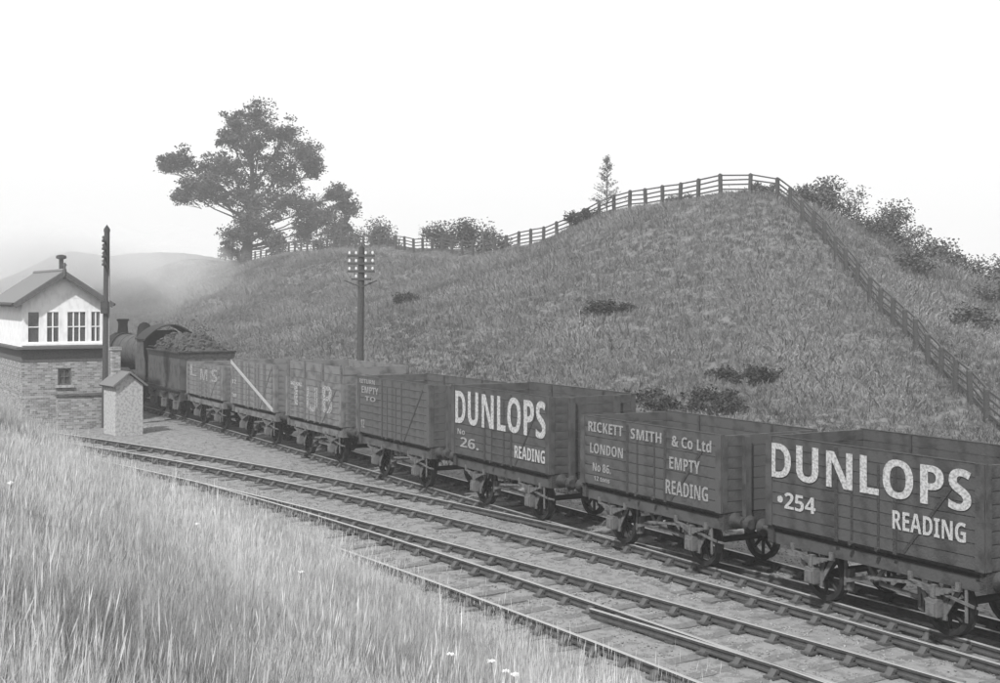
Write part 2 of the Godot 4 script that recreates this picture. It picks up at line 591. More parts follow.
func chair_mesh() -> ArrayMesh:
	if not K.has("chair"):
		var b := MB.new()
		b.bx(0, -0.155, 0, 0.2, 0.035, 0.38)
		b.prism(Transform3D(Basis(Vector3.UP, PI / 2), Vector3.ZERO), [Vector2(-0.16, -0.14), Vector2(-0.045, -0.14), Vector2(-0.04, -0.055), Vector2(-0.075, -0.05)], -0.06, 0.06)
		b.prism(Transform3D(Basis(Vector3.UP, PI / 2), Vector3.ZERO), [Vector2(0.045, -0.14), Vector2(0.16, -0.14), Vector2(0.075, -0.05), Vector2(0.04, -0.055)], -0.06, 0.06)
		b.bx(0, -0.075, 0.055, 0.16, 0.05, 0.035)
		K.chair = b.mesh(M.chair)
	return K.chair

func lay(parent: Node, s0: float, s1: float, gap: float, rails: Array, over := 0.55) -> void:
	# rails: callables ordered from far (largest p) to near; a sleeper every gap metres lies across them all
	var s := s0
	while s < s1:
		var hi: float = rails[0].call(s)
		var lo: float = rails[rails.size() - 1].call(s)
		var len := snappedf(hi - lo + over * 2, 0.25)
		var key := "sleeper%d" % int(len * 100)
		if not K.has(key):
			var b := MB.new()
			b.bx(0, -0.24, 0, 0.25, 0.13, len)
			K[key] = b.mesh(M.sleeper)
		var d: float = rails[0].call(s + 0.2) - rails[0].call(s - 0.2)
		var turn := TH + atan2(d, 0.4) + rng.randf_range(-0.02, 0.02)
		var o := part("sleeper", K[key], parent)
		o.transform = Transform3D(Basis(Vector3.UP, turn), sp(s, (hi + lo) / 2 + rng.randf_range(-0.05, 0.05), rng.randf_range(-0.012, 0.006)))
		for r in rails:
			var c := part("rail_chair", chair_mesh(), parent)
			c.transform = Transform3D(Basis(Vector3.UP, turn), sp(s, r.call(s), 0))
		s += gap

func tracks() -> void:
	var t1 := func(_s): return 0.0
	var t2 := func(_s): return GAUGE
	var e := func(s): return rail_e(s)
	var d := func(s): return rail_e(s) - 1.47
	var c := func(s): return rail_c(s)
	var cc := func(s): return rail_c(s) - 1.435
	var b := func(s): return rail_b(s)
	var a := func(s): return rail_a(s)
	var f := func(s): return rail_c(s) - 1.44
	var o := thing("railway_track", Vector3.ZERO, 0, "railway track under the goods train, nearest the cutting", "railway track", "railway tracks")
	rail_meshes(o, t1, -110, 21); rail_meshes(o, t2, -110, 21)
	lay(o, -46, 18, 0.76, [t2, t1])
	o = thing("railway_track", Vector3.ZERO, 0, "curved railway track between the train and the nearest pair of rails", "railway track", "railway tracks")
	rail_meshes(o, e, -60, 19); rail_meshes(o, d, -60, 19)
	lay(o, -34, -1.2, 0.76, [e, d])
	lay(o, -0.6, 17.6, 0.76, [d])
	o = thing("railway_track", Vector3.ZERO, 0, "forked railway track nearest the viewer, along the foot of the grass bank", "railway track", "railway tracks")
	rail_meshes(o, c, -60, 19); rail_meshes(o, b, -8.0, 20); rail_meshes(o, a, -60, 20)
	rail_meshes(o, f, 10.2, 20)
	lay(o, -34, -8.3, 0.76, [c, cc])
	lay(o, -7.6, 19, 0.76, [c, b, a])

# ------------------------------------------------------------------ train
func under_meshes() -> void:
	if K.has("wheel"): return
	var w := MB.new()      # spoked wheel, axis z
	var o := Vector3.ZERO
	var ax := Vector3(0, 0, 1)
	var rad := 0.47
	for k in 24:
		var t0 := TAU * k / 24; var t1 := TAU * (k + 1) / 24
		var p := func(r: float, t: float, z: float) -> Vector3: return Vector3(cos(t) * r, sin(t) * r, z)
		w.quad(p.call(rad, t0, -0.06), p.call(rad, t1, -0.06), p.call(rad, t1, 0.06), p.call(rad, t0, 0.06))
		w.quad(p.call(rad, t0, 0.06), p.call(rad, t1, 0.06), p.call(rad - 0.09, t1, 0.06), p.call(rad - 0.09, t0, 0.06))
		w.quad(p.call(rad - 0.09, t0, 0.06), p.call(rad - 0.09, t1, 0.06), p.call(rad - 0.09, t1, -0.06), p.call(rad - 0.09, t0, -0.06))
		w.quad(p.call(rad - 0.09, t0, -0.06), p.call(rad - 0.09, t1, -0.06), p.call(rad, t1, -0.06), p.call(rad, t0, -0.06))
		w.quad(p.call(rad, t0, -0.062), p.call(rad, t1, -0.062), p.call(rad + 0.03, t1, -0.075), p.call(rad + 0.03, t0, -0.075))
	w.tube(Vector3(0, 0, -0.09), Vector3(0, 0, 0.09), 0.11, 0.11, 12)
	for k in 8:
		var t := TAU * k / 8
		w.tube(Vector3(cos(t), sin(t), 0) * 0.09, Vector3(cos(t), sin(t), 0) * 0.4, 0.04, 0.032, 6)
	K.wheel = w.mesh(M.iron_dark)
	var a := MB.new()
	a.tube(Vector3(0, 0, -0.98), Vector3(0, 0, 0.98), 0.065, 0.065, 8)
	K.axle = a.mesh(M.iron_dark)
	var g := MB.new()      # axle guard (W-iron): crown plate, two horns, two splayed stays
	g.bar(Vector3(-0.17, 0.97, 0), Vector3(-0.13, 0.33, 0), 0.09, 0.025)
	g.bar(Vector3(0.17, 0.97, 0), Vector3(0.13, 0.33, 0), 0.09, 0.025)
	g.bar(Vector3(-0.52, 0.97, 0), Vector3(-0.15, 0.4, 0), 0.075, 0.022)
	g.bar(Vector3(0.52, 0.97, 0), Vector3(0.15, 0.4, 0), 0.075, 0.022)
	g.bar(Vector3(-0.18, 0.31, 0), Vector3(0.18, 0.31, 0), 0.05, 0.03)
	K.guard = g.mesh(M.iron_light)
	var x := MB.new()
	x.bx(0, 0.47, 0.03, 0.24, 0.27, 0.2)
	x.bx(0, 0.45, 0.14, 0.17, 0.2, 0.05)
	x.bx(0, 0.63, 0.03, 0.12, 0.08, 0.12)
	K.axlebox = x.mesh(M.iron_light)
	var l := MB.new()      # leaf spring
	for k in 5:
		var hw := 0.48 - k * 0.085
		var y := 0.79 - k * 0.027
		l.bar(Vector3(-hw, y + 0.05 * hw, 0.03), Vector3(0, y - 0.03, 0.03), 0.024, 0.09)
		l.bar(Vector3(0, y - 0.03, 0.03), Vector3(hw, y + 0.05 * hw, 0.03), 0.024, 0.09)
	l.bx(0, 0.72, 0.03, 0.09, 0.2, 0.12)
	l.bx(-0.48, 0.87, 0.03, 0.08, 0.14, 0.08); l.bx(0.48, 0.87, 0.03, 0.08, 0.14, 0.08)
	K.spring = l.mesh(M.iron_light)
	var f := MB.new()      # buffer along +x
	f.lathe(Vector3.ZERO, Vector3(1, 0, 0), [[0, 0.16], [0.04, 0.16], [0.05, 0.12], [0.26, 0.09]], 12)
	f.lathe(Vector3.ZERO, Vector3(1, 0, 0), [[0.25, 0.05], [0.42, 0.05]], 10)
	f.lathe(Vector3.ZERO, Vector3(1, 0, 0), [[0.41, 0.06], [0.43, 0.165], [0.46, 0.16], [0.475, 0.09]], 14)
	K.buffer = f.mesh(M.iron)
	var h := MB.new()      # brake gear: V-hanger, shaft, push rods and blocks
	h.bar(Vector3(-0.3, 0.98, 0.92), Vector3(0, 0.62, 0.92), 0.06, 0.025); h.bar(Vector3(0.3, 0.98, 0.92), Vector3(0, 0.62, 0.92), 0.06, 0.025)
	h.tube(Vector3(0, 0.62, -0.9), Vector3(0, 0.62, 1.02), 0.035, 0.035, 8)
	h.bar(Vector3(0.05, 0.7, 0.8), Vector3(-0.82, 0.45, 0.8), 0.07, 0.03); h.bar(Vector3(-0.05, 0.54, 0.8), Vector3(0.82, 0.48, 0.8), 0.07, 0.03)
	for q in [-1, 1]:
		h.bar(Vector3(0.82 * q, 0.98, 0.8), Vector3(0.84 * q, 0.36, 0.8), 0.05, 0.03)
		h.prism(Transform3D(Basis(), Vector3(q * 1.37, 0.47, 0)), [Vector2(-q * 0.48, -0.2), Vector2(-q * 0.6, -0.18), Vector2(-q * 0.62, 0.18), Vector2(-q * 0.5, 0.16), Vector2(-q * 0.475, 0.0)] if q < 0 else [Vector2(-0.475, 0.0), Vector2(-0.5, 0.16), Vector2(-0.62, 0.18), Vector2(-0.6, -0.18), Vector2(-0.48, -0.2)], 0.66, 0.78)
	K.brake = h.mesh(M.iron_light)
	var v := MB.new()      # long hand lever with its pin guide
	v.bar(Vector3(-0.1, 0.66, 1.06), Vector3(1.05, 0.78, 1.06), 0.05, 0.02); v.bar(Vector3(1.05, 0.78, 1.06), Vector3(2.15, 0.62, 1.06), 0.045, 0.02)
	v.bar(Vector3(2.2, 0.62, 1.06), Vector3(2.45, 0.62, 1.06), 0.035, 0.03)
	v.bar(Vector3(1.98, 1.0, 1.04), Vector3(1.98, 0.35, 1.04), 0.05, 0.02)
	K.lever = v.mesh(M.iron_light)

func ring(b: MB, c: Vector3, along: Vector3, up: Vector3, ha: float, hb: float, r: float) -> void:
	var last := Vector3.ZERO
	for k in 11:
		var t := TAU * k / 10
		var p := c + along * cos(t) * ha + up * sin(t) * hb
		if k: b.tube(last, p, r, r, 5, false)
		last = p

func text_on(parent: Node, txt: String, x0: float, x1: float, y0: float, y1: float, z: float, m: Material, bold := 0.9) -> void:
	var t := TextMesh.new()
	var f := SystemFont.new()
	f.font_names = PackedStringArray(["Droid Sans"])
	f.font_weight = 700
	var fv := FontVariation.new()
	fv.base_font = f
	fv.variation_embolden = 0.0 * bold
	t.font = fv
	t.text = txt
	t.font_size = 64
	t.pixel_size = 0.01
	t.depth = 0.004
	t.material = m
	var bb := t.get_aabb()
	var o := MeshInstance3D.new()
	o.name = "lettering"
	o.mesh = t
	parent.add_child(o, true)
	var kx := (x1 - x0) / maxf(bb.size.x, 0.001)
	var ky := (y1 - y0) / maxf(bb.size.y, 0.001)
	o.transform = Transform3D(Basis.from_scale(Vector3(kx, ky, 1)), Vector3(x0 - bb.position.x * kx, y0 - bb.position.y * ky, z))

func wagon(k: int, s: float, top: float, label: String) -> Node3D:
	under_meshes()
	var L := 4.9
	var W := 2.34
	var fl := 1.2
	var o := thing("coal_wagon", sp(s, GAUGE / 2, 0), TH, label, "railway wagon", "open coal wagons of the goods train")
	var paint: Material = M["wagon%d" % k]
	var n := int(round((top - fl) / 0.2))
	var ph := (top - fl) / n
	var side := MB.new(); side.bx(0, 0, 0, L, ph - 0.012, 0.066)
	var sm := side.mesh(paint)
	var edge := MB.new(); edge.bx(0, 0, 0, 0.066, ph - 0.012, W - 0.14)
	var em := edge.mesh(paint)
	for j in n:
		var y := fl + ph * (j + 0.5)
		for q in [1, -1]:
			part("side_plank", sm, o).position = Vector3(0, y, q * (W / 2 - 0.033 + rng.randf_range(-0.003, 0.003)))
			part("end_plank", em, o).position = Vector3(q * (L / 2 - 0.033 + rng.randf_range(-0.003, 0.003)), y, 0)
	var b := MB.new(); b.bx(0, fl - 0.03, 0, L - 0.16, 0.06, W - 0.16); b.bx(0, fl - 0.125, 0, L - 0.3, 0.13, W - 0.46)
	build("floor", b, M.inside, o)
	# ironwork on the sides and ends
	for q in [1, -1]:
		var z: float = q * (W / 2 + 0.009)
		for x in [-L / 2 + 0.09, L / 2 - 0.09]:
			b = MB.new(); b.bx(x, (fl + top) / 2, z, 0.17, top - fl + 0.01, 0.018)
			build("corner_plate", b, paint, o)
		for x in [-0.66, 0.66]:
			b = MB.new(); b.bx(x, (fl + top) / 2 - 0.04, z - q * 0.004, 0.075, top - fl - 0.02, 0.016)
			build("door_post", b, M["plank%d" % k], o)
		for x in [-0.3, 0.3]:
			b = MB.new(); b.bx(x, (fl + top) / 2 - 0.12, z - q * 0.004, 0.05, top - fl - 0.2, 0.012)
			b.tube(Vector3(x, fl + 0.0, z), Vector3(x, fl + 0.0, z + q * 0.05), 0.04, 0.04, 8)
			build("door_strap", b, M["plank%d" % k], o)
		b = MB.new()
		b.bar(Vector3(0.85, fl + 0.04, z - q * 0.003), Vector3(2.02, top - 0.16, z - q * 0.003), 0.055, 0.014)
		build("diagonal_strap", b, M["plank%d" % k], o)
		b = MB.new()
		for x in [-1.2, 1.2]:
			b.bx(x, (fl + top) / 2, z - q * (0.009 + 0.066 + 0.012), 0.06, top - fl, 0.024)
		build("side_knee", b, M.iron, o)
		b = MB.new(); b.bx(0, top + 0.006, q * (W / 2 - 0.033), L, 0.012, 0.075)
		build("capping_strip", b, M["plank%d" % k], o)
	for q in [1, -1]:
		for z in [-0.62, 0.62]:
			b = MB.new(); b.bx(q * (L / 2 + 0.055), (fl + top) / 2 - 0.12, z, 0.11, top - fl + 0.2, 0.13)
			build("end_stanchion", b, paint, o)
		for z in [-W / 2 + 0.06, W / 2 - 0.06]:
			b = MB.new(); b.bx(q * (L / 2 + 0.008), (fl + top) / 2, z, 0.016, top - fl, 0.12)
			build("corner_plate", b, paint, o)
		b = MB.new(); b.bx(q * (L / 2 - 0.07), 1.03, 0, 0.14, 0.3, 2.25)
		build("headstock", b, M["plank%d" % k], o)
		for z in [-0.86, 0.86]:
			var bf := part("buffer", K.buffer, o)
			bf.transform = Transform3D(Basis(Vector3.UP, 0.0 if q > 0 else PI), Vector3(q * L / 2, 1.04, z))
		b = MB.new()
		b.bar(Vector3(q * L / 2, 1.03, 0), Vector3(q * (L / 2 + 0.22), 1.05, 0), 0.09, 0.05)
		b.bar(Vector3(q * (L / 2 + 0.2), 1.03, 0), Vector3(q * (L / 2 + 0.24), 1.14, 0), 0.05, 0.05)
		build("coupling_hook", b, M.iron, o)
	b = MB.new()
	for j in 3:
		ring(b, Vector3(L / 2 + 0.34 + j * 0.3, 1.0 - (0.05 if j == 1 else 0.02), 0), Vector3(1, 0, 0), Vector3(0, 0, 1) if j % 2 else Vector3(0, 1, 0), 0.17, 0.06, 0.02)
	build("coupling_chain", b, M.iron, o)
	for q in [1, -1]:
		b = MB.new(); b.bx(0, 0.965, q * 1.0, L - 0.28, 0.21, 0.12)
		build("solebar", b, paint, o)
		for x in [-1.37, 1.37]:
			part("axle_guard", K.guard, o).position = Vector3(x, 0, q * 0.975)
			var ab := part("axlebox", K.axlebox, o); ab.transform = Transform3D(Basis(Vector3.UP, 0.0 if q > 0 else PI), Vector3(x, 0, q * 1.0))
			var spg := part("spring", K.spring, o); spg.transform = Transform3D(Basis(Vector3.UP, 0.0 if q > 0 else PI), Vector3(x, 0, q * 1.02))
			var wh := part("wheel", K.wheel, o)
			wh.transform = Transform3D(Basis(Vector3(0, 0, 1), rng.randf() * 6) if q > 0 else Basis(Vector3.UP, PI), Vector3(x, 0.47, q * 0.73))
	for x in [-1.37, 1.37]: part("axle", K.axle, o).position = Vector3(x, 0.47, 0)
	part("brake_gear", K.brake, o)
	part("brake_lever", K.lever, o)
	b = MB.new()
	for x in [-1.6, -0.5, 0.5, 1.6]: b.bx(x, 1.06, 0, 0.12, 0.18, 1.93)
	build("cross_bearer", b, M.inside, o)
	return o

func train() -> void:
	var zf := 1.17 + 0.015
	var w := wagon(0, -23.55, 2.5, "pale grey open wagon with faint block letters next to the tender")
	text_on(w, "L", -1.9, -1.0, 1.95, 2.4, zf, M.letter_worn); text_on(w, "M", -0.5, 0.5, 1.85, 2.3, zf, M.letter_worn); text_on(w, "S", 1.0, 1.8, 1.85, 2.35, zf, M.letter_worn)
	w = wagon(1, -17.65, 2.83, "open wagon with a white diagonal stripe painted down its side")
	var b := MB.new()
	b.bar(Vector3(-2.36, 2.76, 1.2), Vector3(2.3, 1.26, 1.2), 0.13, 0.012)
	build("painted_stripe", b, M.letter, w)
	text_on(w, "12", -2.3, -1.8, 1.95, 2.1, zf, M.letter); text_on(w, "10", -2.25, -1.85, 1.72, 1.82, zf, M.letter_worn); text_on(w, "Ton", -2.3, -1.75, 1.45, 1.6, zf, M.letter)
	# third wagon: low planks with raised coke rails
	w = wagon(2, -11.65, 2.52, "open wagon with raised upper boards and worn pale panels of lettering")
	for q in [1, -1]:
		for j in 2:
			b = MB.new(); b.bx(0, 2.66 + j * 0.26, q * 1.08, 4.8, 0.235, 0.05)
			build("raised_board", b, M.wagon2, w)
		for x in [-2.3, -0.8, 0.8, 2.3]:
			b = MB.new(); b.bx(x, 2.66, q * 1.13, 0.09, 0.9, 0.05)
			build("raised_post", b, M.plank2, w)
		for j in 2:
			b = MB.new(); b.bx(q * 2.36, 2.66 + j * 0.26, 0, 0.05, 0.235, 2.1)
			build("raised_board", b, M.wagon2, w)
	text_on(w, "T", -2.0, -0.95, 1.62, 2.38, 1.176, M.letter_worn); text_on(w, "U", -0.5, 0.45, 1.5, 2.3, 1.176, M.letter_worn); text_on(w, "B", 0.9, 1.7, 1.55, 2.4, 1.176, M.letter_worn)
	w = wagon(3, -5.5, 2.86, "dark wooden wagon with three short lines of small lettering at top corner")
	text_on(w, "RETURN", -2.3, -1.15, 2.66, 2.79, zf, M.letter_worn); text_on(w, "EMPTY", -2.1, -0.9, 2.38, 2.58, zf, M.letter_worn); text_on(w, "TO", -1.85, -1.1, 2.16, 2.3, zf, M.letter_worn)
	text_on(w, "12", -2.15, -1.9, 1.35, 1.6, zf, M.letter_worn)
	w = wagon(4, 0.7, 2.95, "tall dark wagon with tall narrow white DUNLOPS lettering, third from the right")
	text_on(w, "DUNLOPS", -2.22, 2.28, 1.98, 2.84, zf, M.letter)
	text_on(w, "No", -2.1, -1.7, 1.72, 1.86, zf, M.letter_worn); text_on(w, "26.", -1.95, -0.95, 1.4, 1.66, zf, M.letter_worn)
	text_on(w, "READING", 0.85, 2.25, 1.42, 1.72, zf, M.letter)
	w = wagon(5, 6.9, 2.65, "dark wagon with small white words and LONDON, between the two DUNLOPS wagons")
	text_on(w, "RICKETT", -2.12, -0.8, 2.34, 2.56, zf, M.letter_worn); text_on(w, "SMITH", -0.52, 0.56, 2.32, 2.54, zf, M.letter_worn); text_on(w, "& Co Ltd", 0.9, 2.15, 2.3, 2.53, zf, M.letter_worn)
	text_on(w, "LONDON", -2.05, -0.8, 1.88, 2.1, zf, M.letter_worn); text_on(w, "No 86.", -1.95, -1.25, 1.5, 1.68, zf, M.letter_worn); text_on(w, "12 tons", -1.9, -1.3, 1.3, 1.4, zf, M.letter_worn)
	text_on(w, "EMPTY", 0.82, 1.8, 1.86, 2.1, zf, M.letter_worn); text_on(w, "READING", 0.7, 2.05, 1.36, 1.64, zf, M.letter_worn)
	w = wagon(6, 13.05, 2.78, "nearest dark wagon with wide white DUNLOPS and number, at the right edge")
	text_on(w, "DUNLOPS", -2.33, 2.2, 2.05, 2.68, zf, M.letter)
	text_on(w, "•254", -2.12, -1.15, 1.54, 1.83, zf, M.letter); text_on(w, "READING", 0.62, 2.1, 1.58, 1.88, zf, M.letter)
	tender(-29.6)
	locomotive(-37.9)

func big_wheel(r: float, spokes: int) -> MB:
	var w := MB.new()
	for k in 32:
		var t0 := TAU * k / 32; var t1 := TAU * (k + 1) / 32
		var p := func(rr: float, t: float, z: float) -> Vector3: return Vector3(cos(t) * rr, sin(t) * rr, z)
		w.quad(p.call(r, t0, -0.07), p.call(r, t1, -0.07), p.call(r, t1, 0.07), p.call(r, t0, 0.07))
		w.quad(p.call(r, t0, 0.07), p.call(r, t1, 0.07), p.call(r - 0.11, t1, 0.07), p.call(r - 0.11, t0, 0.07))
		w.quad(p.call(r - 0.11, t0, 0.07), p.call(r - 0.11, t1, 0.07), p.call(r - 0.11, t1, -0.07), p.call(r - 0.11, t0, -0.07))
	w.tube(Vector3(0, 0, -0.1), Vector3(0, 0, 0.1), 0.15, 0.15, 12)
	for k in spokes:
		var t := TAU * k / spokes
		w.tube(Vector3(cos(t), sin(t), 0) * 0.12, Vector3(cos(t), sin(t), 0) * (r - 0.08), 0.04, 0.03, 6)
	return w

func tender(s: float) -> void:
	var o := thing("locomotive_tender", sp(s, GAUGE / 2, 0), TH, "dark locomotive tender heaped with coal behind the cab", "tender")
	var b := MB.new()
	b.bx(0, 1.92, 0, 5.2, 1.3, 2.36)
	build("water_tank", b, M.wagon3, o)
	for q in [1, -1]:
		b = MB.new()
		b.bar(Vector3(-2.6, 2.68, q * 1.2), Vector3(2.6, 2.68, q * 1.2), 0.24, 0.03, Vector3(0, -0.25 * q, 1))
		b.bar(Vector3(-2.65, 2.81, q * 1.23), Vector3(2.65, 2.81, q * 1.23), 0.06, 0.07)
		b.bar(Vector3(-2.6, 2.95, q * 1.15), Vector3(2.3, 2.95, q * 1.15), 0.03, 0.03)
		build("flared_coping", b, M.iron, o)
		b = MB.new(); b.bx(0, 0.98, q * 1.1, 5.5, 0.45, 0.05)
		for x in [-1.85, 0.0, 1.85]:
			b.prism(Transform3D(Basis(), Vector3(x, 0, q * 1.1)), [Vector2(-0.5, 0.78), Vector2(-0.2, 0.35), Vector2(0.2, 0.35), Vector2(0.5, 0.78)], -0.025, 0.025)
		build("side_frame", b, M.iron_light, o)
		for x in [-1.85, 0.0, 1.85]:
			b = MB.new(); b.bx(x, 0.56, q * 1.18, 0.28, 0.34, 0.14)
			build("axlebox", b, M.iron_light, o)
			b = MB.new()
			for j in 4: b.bx(x, 1.02 - j * 0.035, q * 1.18, 0.95 - j * 0.2, 0.03, 0.1)
			build("spring", b, M.iron, o)
			b = big_wheel(0.62, 10)
			build("wheel", b, M.iron_dark, o).position = Vector3(x, 0.62, q * 0.74)
	b = MB.new(); b.bx(0, 1.23, 0, 5.6, 0.08, 2.5)
	build("running_plate", b, M.iron, o)
	b = MB.new(); b.bx(2.585, 2.7, 0, 0.05, 0.28, 2.36); b.bx(2.62, 2.84, 0, 0.07, 0.06, 2.5)
	build("rear_coping", b, M.iron, o)
	b = MB.new(); b.bx(2.72, 1.0, 0, 0.12, 0.4, 2.4)
	build("buffer_beam", b, M.iron, o)
	for z in [-0.86, 0.86]: part("buffer", K.buffer, o).position = Vector3(2.78, 1.04, z)
	b = MB.new()
	for z in [-0.9, -0.3, 0.3, 0.9]: b.bx(2.63, 2.0, z, 0.03, 1.2, 0.05)
	build("rear_ladder", b, M.iron, o)
	# coal heap
	var c := MB.new()
	var nz := FastNoiseLite.new(); nz.seed = 9; nz.frequency = 0.9
	var hh := func(x: float, z: float) -> float:
		var e := clampf((1.1 - absf(z)) / 0.7, 0, 1) * clampf((2.4 - x) / 1.2, 0, 1) * clampf((x + 2.6) / 0.5, 0, 1)
		return 2.58 + 0.85 * sqrt(e) + 0.16 * nz.get_noise_2d(x * 3, z * 3)
	for a in 34:
		for q in 16:
			var x0 := -2.5 + a * 5.0 / 34; var x1 := x0 + 5.0 / 34
			var z0 := -1.1 + q * 2.2 / 16; var z1 := z0 + 2.2 / 16
			c.quad(Vector3(x0, hh.call(x0, z0), z0), Vector3(x0, hh.call(x0, z1), z1), Vector3(x1, hh.call(x1, z1), z1), Vector3(x1, hh.call(x1, z0), z0))
	for k in 420:
		var x := rng.randf_range(-2.4, 2.2); var z := rng.randf_range(-1.0, 1.0)
		var r := rng.randf_range(0.06, 0.16)
		c.box(Transform3D(Basis.from_euler(Vector3(rng.randf() * 3, rng.randf() * 3, rng.randf() * 3)), Vector3(x, hh.call(x, z), z)), Vector3(r, r * 0.8, r * 1.2))
	var co := build("coal_heap", c, M.coal, self)
	co.position = sp(s, GAUGE / 2, 0); co.rotation.y = TH
	tag(co, "heap of lump coal piled in the locomotive tender", "coal")

func locomotive(s: float) -> void:
	var o := thing("steam_locomotive", sp(s, GAUGE / 2, 0), TH, "black steam locomotive at the head of the train beside the signal box", "locomotive")
	var x := Vector3(1, 0, 0)
	var b := MB.new(); b.bx(-0.1, 1.27, 0, 10.0, 0.07, 2.45); b.bx(-0.1, 1.12, 1.2, 10.0, 0.24, 0.03); b.bx(-0.1, 1.12, -1.2, 10.0, 0.24, 0.03)
	build("running_plate", b, M.iron, o)
	b = MB.new(); b.bx(0, 0.95, 0.62, 9.6, 0.6, 0.04); b.bx(0, 0.95, -0.62, 9.6, 0.6, 0.04)
	build("main_frame", b, M.iron_dark, o)
	b = MB.new(); b.lathe(Vector3(-3.3, 2.5, 0), x, [[0, 0.72], [2.6, 0.76], [5.4, 0.82]], 28)
	for q in [0.05, 1.5, 3.0, 4.4]: b.lathe(Vector3(-3.3 + q, 2.5, 0), x, [[0, 0.74 + q * 0.018], [0.06, 0.74 + q * 0.018]], 28)
	build("boiler", b, M.wagon3, o)
	b = MB.new(); b.lathe(Vector3(-4.75, 2.5, 0), x, [[0, 0.74], [0.05, 0.8], [1.45, 0.8]], 28); b.bx(-4.0, 1.6, 0, 1.3, 0.6, 1.0)
	build("smokebox", b, M.iron_dark, o)
	b = MB.new(); b.lathe(Vector3(-4.9, 2.5, 0), x, [[0, 0.2], [0.08, 0.55], [0.15, 0.6]], 24)
	build("smokebox_door", b, M.iron_dark, o)
	b = MB.new(); b.lathe(Vector3(-4.0, 3.2, 0), Vector3.UP, [[0, 0.42], [0.08, 0.28], [0.5, 0.24], [0.68, 0.27], [0.72, 0.33], [0.8, 0.3]], 18)
	build("chimney", b, M.iron_dark, o)
	b = MB.new(); b.lathe(Vector3(0.4, 3.1, 0), Vector3.UP, [[0, 0.5], [0.15, 0.36], [0.55, 0.34], [0.72, 0.24], [0.8, 0.08]], 18)
	build("steam_dome", b, M.iron_dark, o)
	b = MB.new(); b.lathe(Vector3(2.4, 3.2, 0), Vector3.UP, [[0, 0.2], [0.3, 0.14], [0.45, 0.17]], 14)
	build("safety_valve", b, M.letter_worn, o)
	b = MB.new()
	var pts := []
	for k in 13: pts.append(Vector2(cos(PI * k / 12) * 0.9, 2.5 + sin(PI * k / 12) * 0.9))
	pts.append(Vector2(-0.85, 1.3)); pts.append(Vector2(0.85, 1.3))
	b.prism(Transform3D(Basis(Vector3.UP, PI / 2), Vector3.ZERO), pts, 2.1, 3.75)
	build("firebox", b, M.wagon3, o)
	for q in [1, -1]:
		b = MB.new()
		b.prism(Transform3D(Basis(), Vector3(0, 0, q * 1.17)), [Vector2(3.7, 1.3), Vector2(5.1, 1.3), Vector2(5.1, 2.1), Vector2(4.85, 2.4), Vector2(4.75, 3.16), Vector2(3.7, 3.16)], -0.025, 0.025)
		build("cab_side", b, M.wagon3, o)
		b = MB.new(); b.bx(-3.95, 0.85, q * 1.0, 1.1, 0.62, 0.55)
		build("cylinder", b, M.iron, o)
		for wx in [-2.0, 0.2, 2.6]:
			build("driving_wheel", big_wheel(0.8, 14), M.iron_dark, o).position = Vector3(wx, 0.8, q * 0.74)
			b = MB.new()
			pts = []
			for k in 11: pts.append(Vector2(wx + cos(PI * k / 10) * 0.85, 1.3 + sin(PI * k / 10) * 0.4))
			b.prism(Transform3D(Basis(), Vector3(0, 0, q * 0.98)), pts, -0.2, 0.2)
			build("splasher", b, M.iron, o)
		b = MB.new(); b.bar(Vector3(-2.0, 0.6, q * 0.9), Vector3(2.6, 0.6, q * 0.9), 0.1, 0.05); b.bar(Vector3(-3.6, 0.85, q * 0.98), Vector3(0.2, 0.6, q * 0.98), 0.1, 0.05)
		build("coupling_rod", b, M.iron_light, o)
		build("leading_wheel", big_wheel(0.48, 10), M.iron_dark, o).position = Vector3(-4.3, 0.48, q * 0.74)
		var bf := part("buffer", K.buffer, o)
		bf.transform = Transform3D(Basis(Vector3.UP, PI), Vector3(-5.2, 1.04, q * 0.86))
	b = MB.new()
	var zz := Transform3D(Basis(Vector3.UP, PI / 2), Vector3.ZERO)
	b.prism(zz, [Vector2(-1.15, 1.3), Vector2(1.15, 1.3), Vector2(1.15, 3.16), Vector2(0.6, 3.6), Vector2(-0.6, 3.6), Vector2(-1.15, 3.16)], 3.76, 3.8)
	build("cab_front", b, M.iron_dark, o)
	b = MB.new()
	for k in 16:
		var t0 := -1.0 + 2.0 * k / 16; var t1 := -1.0 + 2.0 * (k + 1) / 16
		var y0 := 3.16 + 0.68 * (1 - t0 * t0); var y1 := 3.16 + 0.68 * (1 - t1 * t1)
		var q0 := Vector3(0, y0, t0 * 1.26); var q1 := Vector3(0, y1, t1 * 1.26)
		var a := Vector3(3.6, 0, 0); var e := Vector3(5.35, 0, 0); var up := Vector3(0, 0.06, 0)
		b.quad(q1 + a + up, q0 + a + up, q0 + e + up, q1 + e + up)
		b.quad(q0 + a, q1 + a, q1 + e, q0 + e)
		b.quad(q0 + e, q1 + e, q1 + e + up, q0 + e + up)
		b.quad(q1 + a, q0 + a, q0 + a + up, q1 + a + up)
	build("cab_roof", b, M.iron_dark, o)
	b = MB.new(); b.bx(-5.14, 1.05, 0, 0.1, 0.45, 2.4)
	build("buffer_beam", b, M.iron, o)
	b = MB.new(); b.bx(4.5, 1.36, 0, 1.5, 0.1, 2.3)
	build("footplate", b, M.iron_dark, o)

